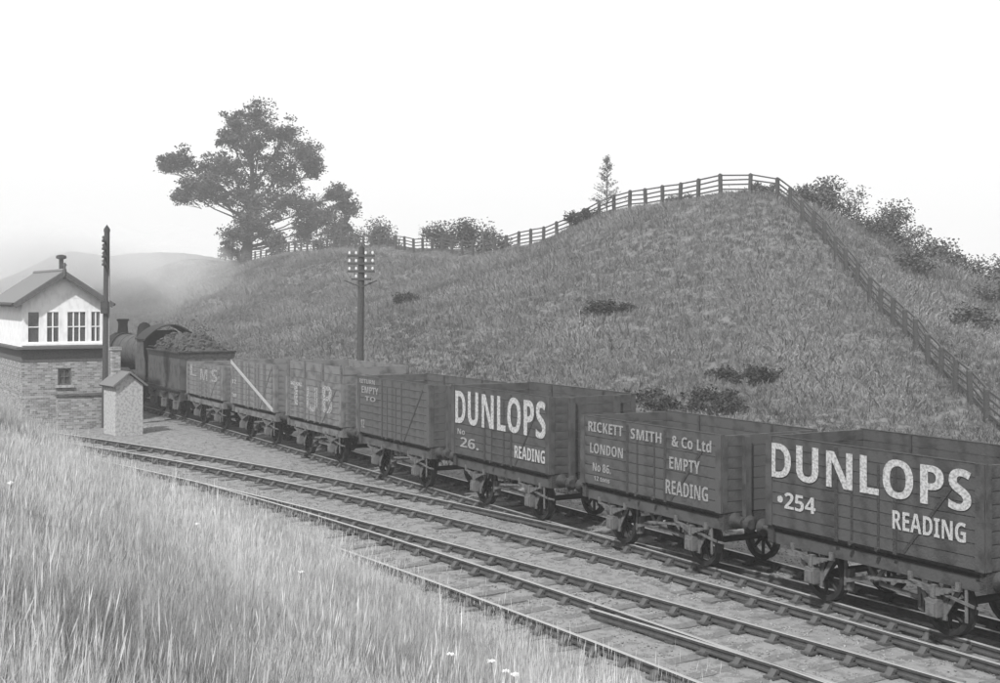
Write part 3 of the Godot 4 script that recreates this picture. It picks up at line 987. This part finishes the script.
# ------------------------------------------------------------------ buildings
func window_in(parent: Node, xp: float, z0: float, z1: float, y0: float, y1: float, cols: int, rows: int, frame: Material) -> void:
	# window in a wall facing +x; z0 > z1
	var b := MB.new()
	var t := 0.07
	var zm := (z0 + z1) / 2
	var w := z0 - z1
	b.bx(xp, y1 - t / 2, zm, 0.08, t, w); b.bx(xp, y0 + t / 2, zm, 0.08, t, w)
	b.bx(xp, (y0 + y1) / 2, z0 - t / 2, 0.08, y1 - y0 - 2 * t, t); b.bx(xp, (y0 + y1) / 2, z1 + t / 2, 0.08, y1 - y0 - 2 * t, t)
	var o := build("window", b, frame, parent)
	b = MB.new()
	var iw := w - 2 * t
	var ih := y1 - y0 - 2 * t
	for k in range(1, cols): b.bx(xp, (y0 + y1) / 2, z1 + t + iw * k / cols, 0.045, ih, 0.05)
	for k in range(1, rows): b.bx(xp + 0.003, y0 + t + ih * k / rows, zm, 0.045, 0.04, iw)
	if cols > 1 or rows > 1: build("glazing_bar", b, frame, o)
	for k in cols:
		for j in rows:
			b = MB.new()
			b.bx(xp - 0.02, y0 + t + ih * (j + 0.5) / rows, z1 + t + iw * (k + 0.5) / cols, 0.006, ih / rows - 0.006, iw / cols - 0.006)
			build("pane", b, M.glass, o)

func buildings() -> void:
	# signal box in the fork of the lines; its gable end looks along +x (local)
	var o := thing("signal_box", sp(-31.6, -4.94, -0.3), TH, "two-storey signal box with white gable, long windows and brick base", "signal box")
	var hx := 3.0
	var hz := 1.635
	var b := MB.new()
	# brick base, hollow, with a window opening in the gable end (wz0..wz1, wy0..wy1)
	var wz0 := 0.2; var wz1 := -0.34; var wy0 := 1.8; var wy1 := 2.5
	var top := 2.8
	var t := 0.25
	b.bx(hx - t / 2, wy0 / 2, 0, t, wy0, hz * 2)
	b.bx(hx - t / 2, (wy1 + top) / 2, 0, t, top - wy1, hz * 2)
	b.bx(hx - t / 2, (wy0 + wy1) / 2, (hz + wz0) / 2, t, wy1 - wy0, hz - wz0)
	b.bx(hx - t / 2, (wy0 + wy1) / 2, (-hz + wz1) / 2, t, wy1 - wy0, hz + wz1)
	b.bx(-hx + t / 2, top / 2, 0, t, top, hz * 2)
	for q in [1, -1]: b.bx(0, top / 2, q * (hz - t / 2), hx * 2 - 2 * t, top, t)
	build("brick_base", b, M.brick, o)
	window_in(o, hx - 0.08, wz0, wz1, wy0, wy1, 2, 2, M.board_dark)
	b = MB.new(); b.bx(hx + 0.02, wy0 - 0.05, (wz0 + wz1) / 2, 0.12, 0.1, 0.75)
	build("window_sill", b, M.concrete, o)
	# timber band and sill walkway
	b = MB.new(); b.bx(0, top + 0.26, 0, hx * 2 + 0.04, 0.52, hz * 2 + 0.04)
	build("lower_boarding", b, M.board_dark, o)
	b = MB.new(); b.bx(0, top + 0.57, 0, hx * 2 + 0.5, 0.1, hz * 2 + 0.5)
	build("walkway", b, M.board_dark, o)
	# upper storey
	var y0 := top + 0.62
	var ye := 5.42
	b = MB.new()
	var yh := 4.92   # window head
	var ys := 3.55   # window sill
	b.bx(hx - 0.06, (y0 + ys) / 2, 0, 0.12, ys - y0, hz * 2)
	b.bx(hx - 0.06, (yh + ye) / 2, 0, 0.12, ye - yh, hz * 2)
	var px := func(x: float) -> float: return hz - (x - 22.0) / 81.0 * hz * 2
	var wins := [[26.5, 40.5, 1, 2], [45.0, 60.0, 2, 2], [65.5, 87.0, 3, 2], [89.5, 102.0, 2, 2]]
	var edge := 22.0
	for q in wins:
		var za: float = px.call(edge); var zb: float = px.call(q[0])
		b.bx(hx - 0.06, (ys + yh) / 2, (za + zb) / 2, 0.12, yh - ys, za - zb)
		edge = q[1]
	b.bx(hx - 0.06, (ys + yh) / 2, (px.call(edge) - hz) / 2, 0.12, yh - ys, px.call(edge) + hz)
	b.bx(-hx + 0.06, (y0 + ye) / 2, 0, 0.12, ye - y0, hz * 2)
	for q in [1, -1]: b.bx(0, (y0 + ye) / 2, q * (hz - 0.06), hx * 2 - 0.24, ye - y0, 0.12)
	build("upper_wall", b, M.white, o)
	for q in wins: window_in(o, hx - 0.03, px.call(q[0]), px.call(q[1]), ys, yh, q[2], q[3], M.white)
	b = MB.new(); b.bx(hx + 0.03, ys - 0.04, 0, 0.1, 0.07, hz * 2 + 0.02)
	build("window_sill", b, M.white, o)
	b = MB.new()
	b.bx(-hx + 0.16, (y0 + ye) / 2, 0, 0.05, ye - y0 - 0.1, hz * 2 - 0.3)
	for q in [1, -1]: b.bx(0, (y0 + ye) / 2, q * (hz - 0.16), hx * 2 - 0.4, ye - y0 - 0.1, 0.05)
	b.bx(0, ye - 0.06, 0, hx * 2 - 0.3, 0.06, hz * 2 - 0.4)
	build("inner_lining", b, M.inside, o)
	var apex := 6.5
	b = MB.new()
	var side := Transform3D(Basis(Vector3.UP, PI / 2), Vector3.ZERO)
	b.prism(side, [Vector2(-hz, ye), Vector2(hz, ye), Vector2(0, apex - 0.05)], hx - 0.12, hx - 0.01)
	b.prism(side, [Vector2(-hz, ye), Vector2(hz, ye), Vector2(0, apex - 0.05)], -hx, -hx + 0.12)
	build("gable", b, M.white, o)
	b = MB.new()
	for k in 6: b.bx(hx + 0.0, ye + 0.02 + k * 0.16, 0, 0.014, 0.012, (hz * 2 - 0.1) * (1 - k * 0.16))
	build("board_joint", b, M.white, o)
	var ov := 0.35
	var sl := (apex - ye) / hz
	for q in [1, -1]:
		b = MB.new()
		b.bar(Vector3(0, apex + 0.02, q * 0.02), Vector3(0, ye - sl * ov + 0.02, q * (hz + ov)), hx * 2 + 0.7, 0.09, Vector3(0, 1, q * 0.5))
		build("roof_slope", b, M.slate, o)
		for e in [1, -1]:
			b = MB.new()
			b.bar(Vector3(e * (hx + 0.37), apex - 0.08, q * 0.01), Vector3(e * (hx + 0.37), ye - sl * ov - 0.08, q * (hz + ov)), 0.2, 0.04, Vector3(1, 0, 0))
			build("bargeboard", b, M.board_dark, o)
		b = MB.new(); b.tube(Vector3(-hx - 0.3, ye - sl * ov - 0.03, q * (hz + ov + 0.05)), Vector3(hx + 0.3, ye - sl * ov - 0.03, q * (hz + ov + 0.05)), 0.07, 0.07, 8)
		build("gutter", b, M.iron, o)
	b = MB.new(); b.tube(Vector3(-hx - 0.35, apex + 0.07, 0), Vector3(hx + 0.35, apex + 0.07, 0), 0.09, 0.09, 8)
	build("ridge_tile", b, M.slate, o)
	b = MB.new(); b.lathe(Vector3(hx + 0.37, apex - 0.15, 0), Vector3.UP, [[0, 0.05], [0.4, 0.05], [0.45, 0.09], [0.55, 0.02]], 8)
	build("finial", b, M.board_dark, o)
	b = MB.new(); b.lathe(Vector3(-2.2, ye + 0.3, -0.95), Vector3.UP, [[0, 0.1], [1.45, 0.1], [1.5, 0.24], [1.62, 0.22], [1.66, 0.05]], 10)
	build("stove_pipe", b, M.iron, o)
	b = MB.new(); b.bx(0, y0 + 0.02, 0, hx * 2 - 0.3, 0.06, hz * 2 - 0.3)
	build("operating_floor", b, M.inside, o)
	# low wall in front of the signal box
	var w := thing("brick_wall", sp(-27.2, -4.4, -0.3), TH, "low brick wall with flat coping in front of the signal box", "wall")
	b = MB.new(); b.bx(0, 0.72, 0, 0.35, 1.44, 2.1)
	build("brickwork", b, M.brick, w)
	b = MB.new(); b.bx(0, 1.5, 0, 0.46, 0.1, 2.2)
	build("coping", b, M.brick_dark, w)
	# small gabled hut
	var h := thing("lamp_hut", sp(-24.2, -3.5, -0.25), TH + 0.12, "small narrow pale gabled hut with a chimney beside the signal box", "hut")
	b = MB.new(); b.bx(0, 1.0, 0, 1.3, 2.0, 1.1)
	build("wall", b, M.concrete, h)
	b = MB.new(); b.prism(Transform3D(Basis(Vector3.UP, PI / 2), Vector3.ZERO), [Vector2(-0.55, 2.0), Vector2(0.55, 2.0), Vector2(0, 2.42)], -0.65, 0.65)
	build("gable", b, M.concrete, h)
	for q in [1, -1]:
		b = MB.new(); b.bar(Vector3(0, 2.5, q * 0.01), Vector3(0, 1.96, q * 0.7), 1.55, 0.07, Vector3(0, 1, q * 0.7))
		build("roof_slope", b, M.slate, h)
	b = MB.new(); b.bx(-0.4, 2.75, 0.18, 0.32, 1.2, 0.32); b.bx(-0.4, 3.4, 0.18, 0.4, 0.12, 0.4)
	build("chimney", b, M.brick, h)
	b = MB.new(); b.bx(0.0, 0.95, -0.565, 0.7, 1.8, 0.03)
	build("door", b, M.board_dark, h)

# ------------------------------------------------------------------ poles
func poles() -> void:
	var a := thing("telegraph_pole", sp(-26.8, -3.6, -0.3), 0, "thick dark telegraph pole in front of the signal box corner", "telegraph pole")
	var b := MB.new()
	b.tube(Vector3.ZERO, Vector3(0.06, 8.15, 0), 0.17, 0.115, 12)
	b.lathe(Vector3(0.06, 8.15, 0), Vector3.UP, [[0, 0.13], [0.1, 0.13], [0.3, 0.0]], 10)
	build("post", b, M.pole, a)
	for k in 4:
		b = MB.new(); b.box(Transform3D(Basis(Vector3.UP, 1.75), Vector3(0.0, 7.75 - k * 0.32, 0.13)), Vector3(1.3, 0.09, 0.08))
		build("cross_arm", b, M.pole, a)
		for q in [-0.5, -0.25, 0.25, 0.5]:
			b = MB.new(); b.lathe(Vector3(0, 7.79 - k * 0.32, 0.13) + Basis(Vector3.UP, 1.75) * Vector3(q, 0, 0), Vector3.UP, [[0, 0.015], [0.06, 0.015], [0.061, 0.05], [0.13, 0.045], [0.17, 0.015]], 8)
			build("insulator", b, M.iron_light, a)
	b = MB.new(); b.bx(0.02, 5.05, 0.17, 0.3, 0.5, 0.16)
	build("junction_box", b, M.iron, a)
	b = MB.new(); b.tube(Vector3(0.14, 0.2, 0.06), Vector3(0.17, 6.6, 0.06), 0.035, 0.035, 6)
	build("cable_pipe", b, M.letter_worn, a)
	var o := thing("telegraph_pole", sp(-18.75, 4.2, land(-18.75, 4.2) - 0.1), 0, "slender telegraph pole with white insulators standing behind the wagons", "telegraph pole")
	b = MB.new()
	b.tube(Vector3(0, -0.3, 0), Vector3(0.1, 7.35, 0), 0.16, 0.11, 12)
	b.lathe(Vector3(0.1, 7.35, 0), Vector3.UP, [[0, 0.11], [0.05, 0.12], [0.2, 0.0]], 10)
	build("post", b, M.pole, o)
	for k in 4:
		var bs := Basis(Vector3.UP, -0.3)
		var y := 7.1 - k * 0.3
		b = MB.new(); b.box(Transform3D(bs, Vector3(0.09, y, 0.12)), Vector3(1.1 if k < 3 else 0.8, 0.08, 0.07))
		build("cross_arm", b, M.pole, o)
		for q in [-0.48, -0.2, 0.2, 0.48]:
			if k == 3 and absf(q) > 0.3: continue
			b = MB.new(); b.lathe(Vector3(0.09, y + 0.03, 0.12) + bs * Vector3(q, 0, 0), Vector3.UP, [[0, 0.015], [0.05, 0.015], [0.051, 0.05], [0.11, 0.045], [0.15, 0.02]], 8)
			build("insulator", b, M.porcelain, o)
	b = MB.new(); b.bar(Vector3(-0.55, 6.15, 0.1), Vector3(0.08, 5.9, 0.1), 0.05, 0.04); b.bar(Vector3(0.7, 6.15, 0.1), Vector3(0.1, 5.9, 0.1), 0.05, 0.04)
	build("brace", b, M.pole, o)

# ------------------------------------------------------------------ fence
func fence() -> void:
	var path := []
	var s := -126.0
	while s < -34.5:
		path.append(Vector2(s, 34.6)); s += 2.0
	for q in fence_down: path.append(Vector2(q[0], q[1]))
	path.append(Vector2(-1.5, 20.6))
	# even steps along the path
	var pts := [path[0]]
	var left := 1.85
	var cur: Vector2 = path[0]
	var k := 1
	while k < path.size():
		var d: float = cur.distance_to(path[k])
		if d < left:
			left -= d; cur = path[k]; k += 1
		else:
			cur = cur.move_toward(path[k], left)
			pts.append(cur); left = 1.85
	var o := thing("field_fence", Vector3.ZERO, 0, "wooden post and rail fence along the crest and down the hillside", "fence")
	var post := MB.new()
	post.bx(0, 0.45, 0, 0.2, 1.5, 0.17)
	post.prism(Transform3D(Basis(), Vector3.ZERO), [Vector2(-0.085, 1.2), Vector2(0.085, 1.2), Vector2(0.0, 1.26)], -0.07, 0.07)
	var pm := post.mesh(M.fence)
	var rail := MB.new(); rail.bx(0, 0, 0, 1.0, 0.085, 0.05)
	var rm := rail.mesh(M.fence)
	var at := []
	for q in pts: at.append(sp(q.x, q.y, hill(q.x, q.y)))
	for j in at.size():
		var e := part("post", pm, o)
		var nx: Vector3 = at[mini(j + 1, at.size() - 1)] - at[maxi(j - 1, 0)]
		e.transform = Transform3D(Basis(Vector3.UP, atan2(-nx.z, nx.x)) * Basis.from_euler(Vector3(rng.randf_range(-0.04, 0.04), 0, rng.randf_range(-0.04, 0.04))), at[j])
		if j == at.size() - 1: break
		for r in 4:
			var y := 0.3 + r * 0.285
			var a: Vector3 = at[j] + Vector3(0, y + rng.randf_range(-0.025, 0.025), 0)
			var b: Vector3 = at[j + 1] + Vector3(0, y + rng.randf_range(-0.025, 0.025), 0)
			var x := (b - a)
			var z := x.cross(Vector3.UP).normalized()
			var yy := z.cross(x.normalized())
			var g := part("rail", rm, o)
			g.transform = Transform3D(Basis(x, yy, -z if false else z), (a + b) / 2 - z * 0.09)

# ------------------------------------------------------------------ trees and bushes
func on_hill(s: float, p: float, dy := 0.0) -> Vector3:
	return sp(s, p, hill(s, p) + dy)

func plants() -> void:
	var rr := RandomNumberGenerator.new()
	rr.seed = 21
	# the oak on the crest
	var base := on_hill(-131.0, 37.0, -0.2)
	var o := thing("oak_tree", base, 0, "large spreading oak tree on the crest behind the fence", "tree")
	var lobes := [[-1.3, 17.2, 1.7], [2.0, 17.2, 2.1], [4.8, 15.5, 1.9], [7.2, 13.2, 1.9], [8.2, 11.9, 1.4], [-2.3, 15.2, 1.2], [0.6, 14.0, 3.2], [4.3, 11.5, 3.3], [-1.6, 11.5, 2.6], [-4.9, 11.5, 1.7], [-7.9, 12.7, 1.6], [-9.8, 12.2, 1.2], [-5.5, 9.0, 1.9], [-8.0, 8.4, 1.2], [-3.7, 8.4, 2.1], [0.6, 8.4, 3.3], [4.9, 7.8, 2.8], [8.0, 6.5, 2.1], [11.0, 8.3, 1.6], [12.3, 7.0, 1.3], [9.8, 5.4, 1.7], [6.7, 3.7, 1.7], [2.4, 4.7, 2.8], [-0.6, 3.5, 2.0], [-2.2, 1.5, 1.2], [3.7, 2.3, 1.7], [11.7, 4.2, 1.2]]
	var tr := MB.new()
	var cr := MB.new()
	tr.tube(Vector3(0, -0.4, 0), Vector3(0.3, 3.5, 0), 0.75, 0.55, 10)
	tr.tube(Vector3(0.3, 3.5, 0), Vector3(0.8, 9.0, 0.3), 0.55, 0.34, 10)
	tr.tube(Vector3(0.8, 9.0, 0.3), Vector3(0.8, 15.5, 0), 0.34, 0.1, 8)
	for q in lobes:
		var reach: float = 5.5 - absf(q[0]) * 0.35
		for e in 3:
			var z := rr.randf_range(-1, 1) * maxf(reach, 1.0) * (0.25 if e == 0 else 1.0)
			var c := Vector3(q[0] + rr.randf_range(-0.5, 0.5), q[1] + rr.randf_range(-0.5, 0.5), z)
			var from := Vector3(0.3 + 0.05 * c.y, clampf(c.y * 0.62 - 0.1 * absf(c.x), 1.6, 12.0), 0.1)
			var mid := from.lerp(c, 0.55) + Vector3(0, -0.35, 0)
			if e == 0 or rr.randf() < 0.3:
				tr.tube(from, mid, 0.13, 0.08, 6); tr.tube(mid, c, 0.08, 0.03, 5)
			for t in 11:
				var d: Vector3 = Vector3(rr.randfn(), rr.randfn(), rr.randfn()).normalized() * q[2] * 0.85
				tr.tube(mid.lerp(c, rr.randf_range(0.3, 1.0)), c + d, 0.035, 0.01, 4)
				var e2: float = clampf(q[2], 1.2, 2.2) * rr.randf_range(0.25, 0.6)
				cr.tone = rr.randf_range(0.65, 1.5)
				leaves(cr, c + d * rr.randf_range(0.2, 1.15), Vector3(e2, e2 * 0.6, e2), int(22 + 20 * q[2]), 0.19, rr, 0.55)
	build("trunk", tr, M.bark, o)
	build("crown", cr, M.leaf, o)
	# shrubs behind the fence, left to right
	bush("thorn_bush", "dark bush behind the fence just right of the large oak", on_hill(-102, 37), Vector3(3.0, 1.25, 2.0), 3400, 0.13, M.leaf, 31)
	bush("thorn_bush", "wide dark bush behind the fence right of the telegraph pole", on_hill(-93, 37.5), Vector3(2.8, 1.5, 2.0), 3400, 0.13, M.leaf, 32)
	bush("hedge_bush", "rounded bush behind the fence near the middle of the crest, left of two", on_hill(-78.5, 37.5), Vector3(2.0, 1.4, 1.6), 2800, 0.12, M.leaf, 33)
	bush("hedge_bush", "taller ragged bush behind the fence at the dip of the crest", on_hill(-72.3, 37.5), Vector3(2.2, 1.95, 1.7), 3400, 0.12, M.leaf, 34)
	bush("hedge_bush", "low bush behind the fence where the crest begins to climb", on_hill(-67.5, 37.0), Vector3(1.6, 1.1, 1.4), 1000, 0.13, M.leaf, 35)
	bush("crest_bush", "tiny bush poking through the fence at the hilltop", on_hill(-33.9, 36.9), Vector3(1.3, 0.42, 0.8), 700, 0.08, M.leaf, 36)
	bush("crest_bush", "small low bush behind the fence left of the hilltop", on_hill(-40.8, 36.0), Vector3(1.0, 0.4, 0.8), 600, 0.08, M.leaf, 37)
	# bushes on the right-hand skyline beyond the descending fence
	var names := ["leafy bush just beyond the fence corner at the hilltop", "pointed bush on the right skyline, second from the fence corner", "bushy thicket on the right skyline above the descending fence", "rounded thicket halfway down the right skyline", "low thicket on the right skyline near the photo's edge", "last low thicket on the skyline at the right edge"]
	var spots := [[-33.5, 40.2, 1.3, 0.85], [-34.6, 43.0, 2.2, 1.25], [-32.8, 44.8, 2.6, 1.3], [-30.6, 45.9, 2.6, 1.2], [-28.4, 46.4, 2.6, 1.05], [-25.0, 46.2, 2.8, 1.0]]
	for k in spots.size():
		var q: Array = spots[k]
		bush("skyline_bush", names[k], on_hill(q[0], q[1], -0.1), Vector3(q[2], q[3], q[2] * 0.8), 3200, 0.1, M.leaf_pale, 50 + k)
	var field := ["scrub bush in the rough field right of the descending fence, highest up", "scrub bush in the rough field beside the middle of the descending fence", "scrub bush in the rough field at the right edge", "scrub bush low in the field behind the end of the fence"]
	var fs := [[-29.5, 41.5, 1.5, 0.6], [-23.0, 37.5, 1.6, 0.6], [-19.5, 40.5, 1.7, 0.7], [-15.5, 34.0, 1.5, 0.55]]
	for k in fs.size():
		var q: Array = fs[k]
		bush("field_scrub", field[k], on_hill(q[0], q[1], -0.1), Vector3(q[2], q[3], q[2]), 1300, 0.09, M.leaf_pale, 60 + k)
	# brambles on the slope
	var br := ["large dark bramble patch on the slope above the nearest wagons", "dark bramble patch in the middle of the slope", "small dark bramble tuft on the slope above the tall wagon", "dark bush on the slope just below the slender sapling", "dark scrub on the bank behind the locomotive", "small bramble clump low on the right slope near the fence"]
	var bs := [[-10.8, 13.5, 2.6, 0.42], [-26.5, 21.0, 1.6, 0.4], [-45.0, 18.5, 1.3, 0.4], [-46.5, 32.4, 1.5, 0.55], [-58.0, 8.0, 3.2, 1.6], [-13.0, 18.5, 1.7, 0.35]]
	for k in bs.size():
		var q: Array = bs[k]
		bush("bramble_patch", br[k], on_hill(q[0], q[1], -0.1), Vector3(q[2], q[3], q[2] * 0.8), 2400, 0.08, M.leaf_dark if k != 4 else M.leaf, 70 + k, "bramble", 34)
	# slender sapling by the fence
	o = thing("sapling_tree", on_hill(-46.4, 34.0, -0.1), 0, "slender feathery sapling growing through the fence on the rise", "tree")
	tr = MB.new(); cr = MB.new()
	tr.tube(Vector3.ZERO, Vector3(0.05, 3.9, 0), 0.05, 0.012, 6)
	for k in 110:
		var y := rr.randf_range(0.5, 3.8)
		var r := lerpf(1.35, 0.15, (y - 0.5) / 3.3) * rr.randf_range(0.6, 1.0)
		var a := rr.randf() * TAU
		var e := Vector3(cos(a) * r, y + 0.35 * r + 0.15, sin(a) * r)
		tr.tube(Vector3(0.02, y, 0), e, 0.014, 0.004, 4)
		for t in 7: leaves(cr, Vector3(0.02, y, 0).lerp(e, rr.randf_range(0.35, 1.05)), Vector3(0.1, 0.1, 0.1), 2, 0.06, rr)
	build("trunk", tr, M.bark, o)
	build("crown", cr, M.leaf_thin, o)

# ------------------------------------------------------------------ grass
func grass() -> void:
	var nz := FastNoiseLite.new()
	nz.seed = 19; nz.frequency = 0.22; nz.fractal_octaves = 3
	# foreground bank: fine green tufts, and taller pale seeding grass
	var kinds := [[tuft(22, 0.42, 0.15, 0.005, 0.38, false, 1), "meadow_grass", "fine dense grass covering the near bank"], [tuft(15, 0.7, 0.14, 0.0042, 0.28, true, 2), "seeding_grass", "tall pale seeding grass on the near bank"], [tuft(17, 0.52, 0.16, 0.0052, 0.5, true, 3), "rank_grass", "rank leaning grass along the near bank"]]
	for k in kinds.size():
		var xs := []
		var cols := PackedColorArray()
		var mesh: ArrayMesh = kinds[k][0].mesh(M.grass)
		for q in [60000, 45000, 40000][k]:
			var s := rng.randf_range(-40, 27)
			var t := toe(s)
			var p := rng.randf_range(-18.0, t + 0.25)
			var v := nz.get_noise_2d(s, p)
			if k == 1 and v < -0.12 and rng.randf() < 0.75: continue
			var edge := clampf((t + 0.3 - p) / 1.6, 0.0, 1.0)
			if rng.randf() > 0.25 + 0.75 * edge: continue
			if s > 9 and p > t - 2.2 and rng.randf() < 0.75: continue
			var sc := rng.randf_range(0.75, 1.3) * (0.8 + 0.2 * edge) * (1.0 + 0.3 * v)
			var bs := Basis(Vector3.UP, rng.randf() * TAU).scaled(Vector3(sc, sc * rng.randf_range(0.8, 1.15), sc))
			bs = Basis.from_euler(Vector3(rng.randf_range(-0.1, 0.1), 0, rng.randf_range(-0.13, 0.07))) * bs
			xs.append(Transform3D(bs, sp(s, p, land(s, p) - 0.03)))
			var g: float = clampf(1.0 + 0.85 * v + rng.randf_range(-0.22, 0.22), 0.35, 1.8) * [0.85, 1.3, 1.05][k]
			cols.append(Color(g, g, g))
		scatter(kinds[k][1], mesh, xs, cols, kinds[k][2], "grass")
	# hillside
	var hk := [[tuft(8, 0.3, 0.16, 0.035, 0.7, false, 4), "hill_grass", "rough tussocky grass over the cutting slope"], [tuft(7, 0.42, 0.2, 0.04, 0.9, true, 5), "hill_tussock", "taller tussocks scattered on the cutting slope"]]
	var big := FastNoiseLite.new()
	big.seed = 23; big.frequency = 0.09; big.fractal_octaves = 4
	for k in hk.size():
		var xs := []
		var cols := PackedColorArray()
		for q in [120000, 45000][k]:
			var s := rng.randf_range(-150, 2)
			var p := rng.randf_range(3.2, 49)
			if s < -60 and p > 38: continue
			if s < -34 and p > 44: continue
			var v := big.get_noise_2d(s * 0.8 + p * 0.45, p * 1.3)
			if k == 1 and v < 0.0 and rng.randf() < 0.6: continue
			var sc := rng.randf_range(0.7, 1.35) * (1.0 + 0.35 * v)
			if s < -34 and p > 32.5: sc *= 0.6
			var bs := Basis(Vector3.UP, rng.randf() * TAU).scaled(Vector3(sc, sc * rng.randf_range(0.7, 1.1), sc))
			xs.append(Transform3D(bs, sp(s, p, hill(s, p) - 0.03)))
			var g := clampf(1.0 + 0.75 * v + rng.randf_range(-0.15, 0.15), 0.3, 1.9)
			cols.append(Color(g, g, g))
		scatter(hk[k][1], hk[k][0].mesh(M.grass_hill), xs, cols, hk[k][2], "grass")
	# a few white flower heads in the bank
	var fl := [[18.6, -10.2], [18.1, -10.0], [17.5, -9.8], [18.9, -9.7], [17.9, -10.5], [9.2, -10.4], [12.4, -9.9], [14.5, -14.3], [15.0, -14.8], [13.9, -13.8]]
	for q in fl:
		var o := thing("white_flower", sp(q[0], q[1], land(q[0], q[1])), rng.randf() * 6, "small white wild flower head standing in the tall grass", "flower", "white flowers in the near grass")
		var b := MB.new(); b.tube(Vector3.ZERO, Vector3(0.03, 0.62, 0.0), 0.006, 0.004, 5)
		build("stem", b, M.leaf_pale, o)
		b = MB.new()
		for j in 12:
			var a := rng.randf() * TAU
			var r := 0.035 * sqrt(rng.randf())
			b.lathe(Vector3(0.03 + cos(a) * r, 0.62 + rng.randf() * 0.015, sin(a) * r), Vector3.UP, [[0, 0.004], [0.012, 0.018], [0.02, 0.006]], 6)
		build("flower_head", b, M.petal, o)

# ------------------------------------------------------------------ smoke
func smoke() -> void:
	var o := Node3D.new()
	o.name = "engine_smoke"
	add_child(o)
	o.set_meta("kind", "stuff")
	tag(o, "pale smoke from the locomotive drifting over the signal box", "smoke")
	# x, y, z, radius, density
	var puffs := [[-20.3, 5.2, -69.4, 1.3, 0.35], [-19.6, 5.4, -71, 1.9, 0.2], [-20.9, 6.2, -69, 2.2, 0.16], [-22.2, 6.8, -68, 2.7, 0.13], [-23.7, 6.9, -68, 3.0, 0.13], [-25.2, 7.0, -68, 3.2, 0.13], [-19.2, 6.4, -72, 2.6, 0.12], [-18.6, 6.7, -74, 2.6, 0.1], [-20.0, 6.9, -70, 2.6, 0.12], [-18.9, 5.3, -73, 2.2, 0.12], [-19.7, 4.7, -72, 1.9, 0.12], [-23.0, 6.0, -66, 2.0, 0.1], [-22.0, 7.6, -70, 2.2, 0.1], [-18.9, 6.8, -80, 3.2, 0.07], [-21.5, 7.2, -62, 3.4, 0.05]]
	for q in puffs:
		for k in 3:
			var f := FogVolume.new()
			f.name = "puff"
			var s: float = q[3] * rng.randf_range(0.7, 1.25)
			f.shape = RenderingServer.FOG_VOLUME_SHAPE_ELLIPSOID
			f.size = Vector3(s * 2.2, s * 1.25, s * 1.8)
			var m := FogMaterial.new()
			m.density = q[4] * 0.26
			m.albedo = Color(1.0, 1.0, 1.0)
			f.material = m
			o.add_child(f, true)
			f.position = Vector3(q[0], q[1], q[2]) + Vector3(rng.randf_range(-1, 1), rng.randf_range(-0.4, 0.4), rng.randf_range(-1, 1)) * q[3] * 0.6
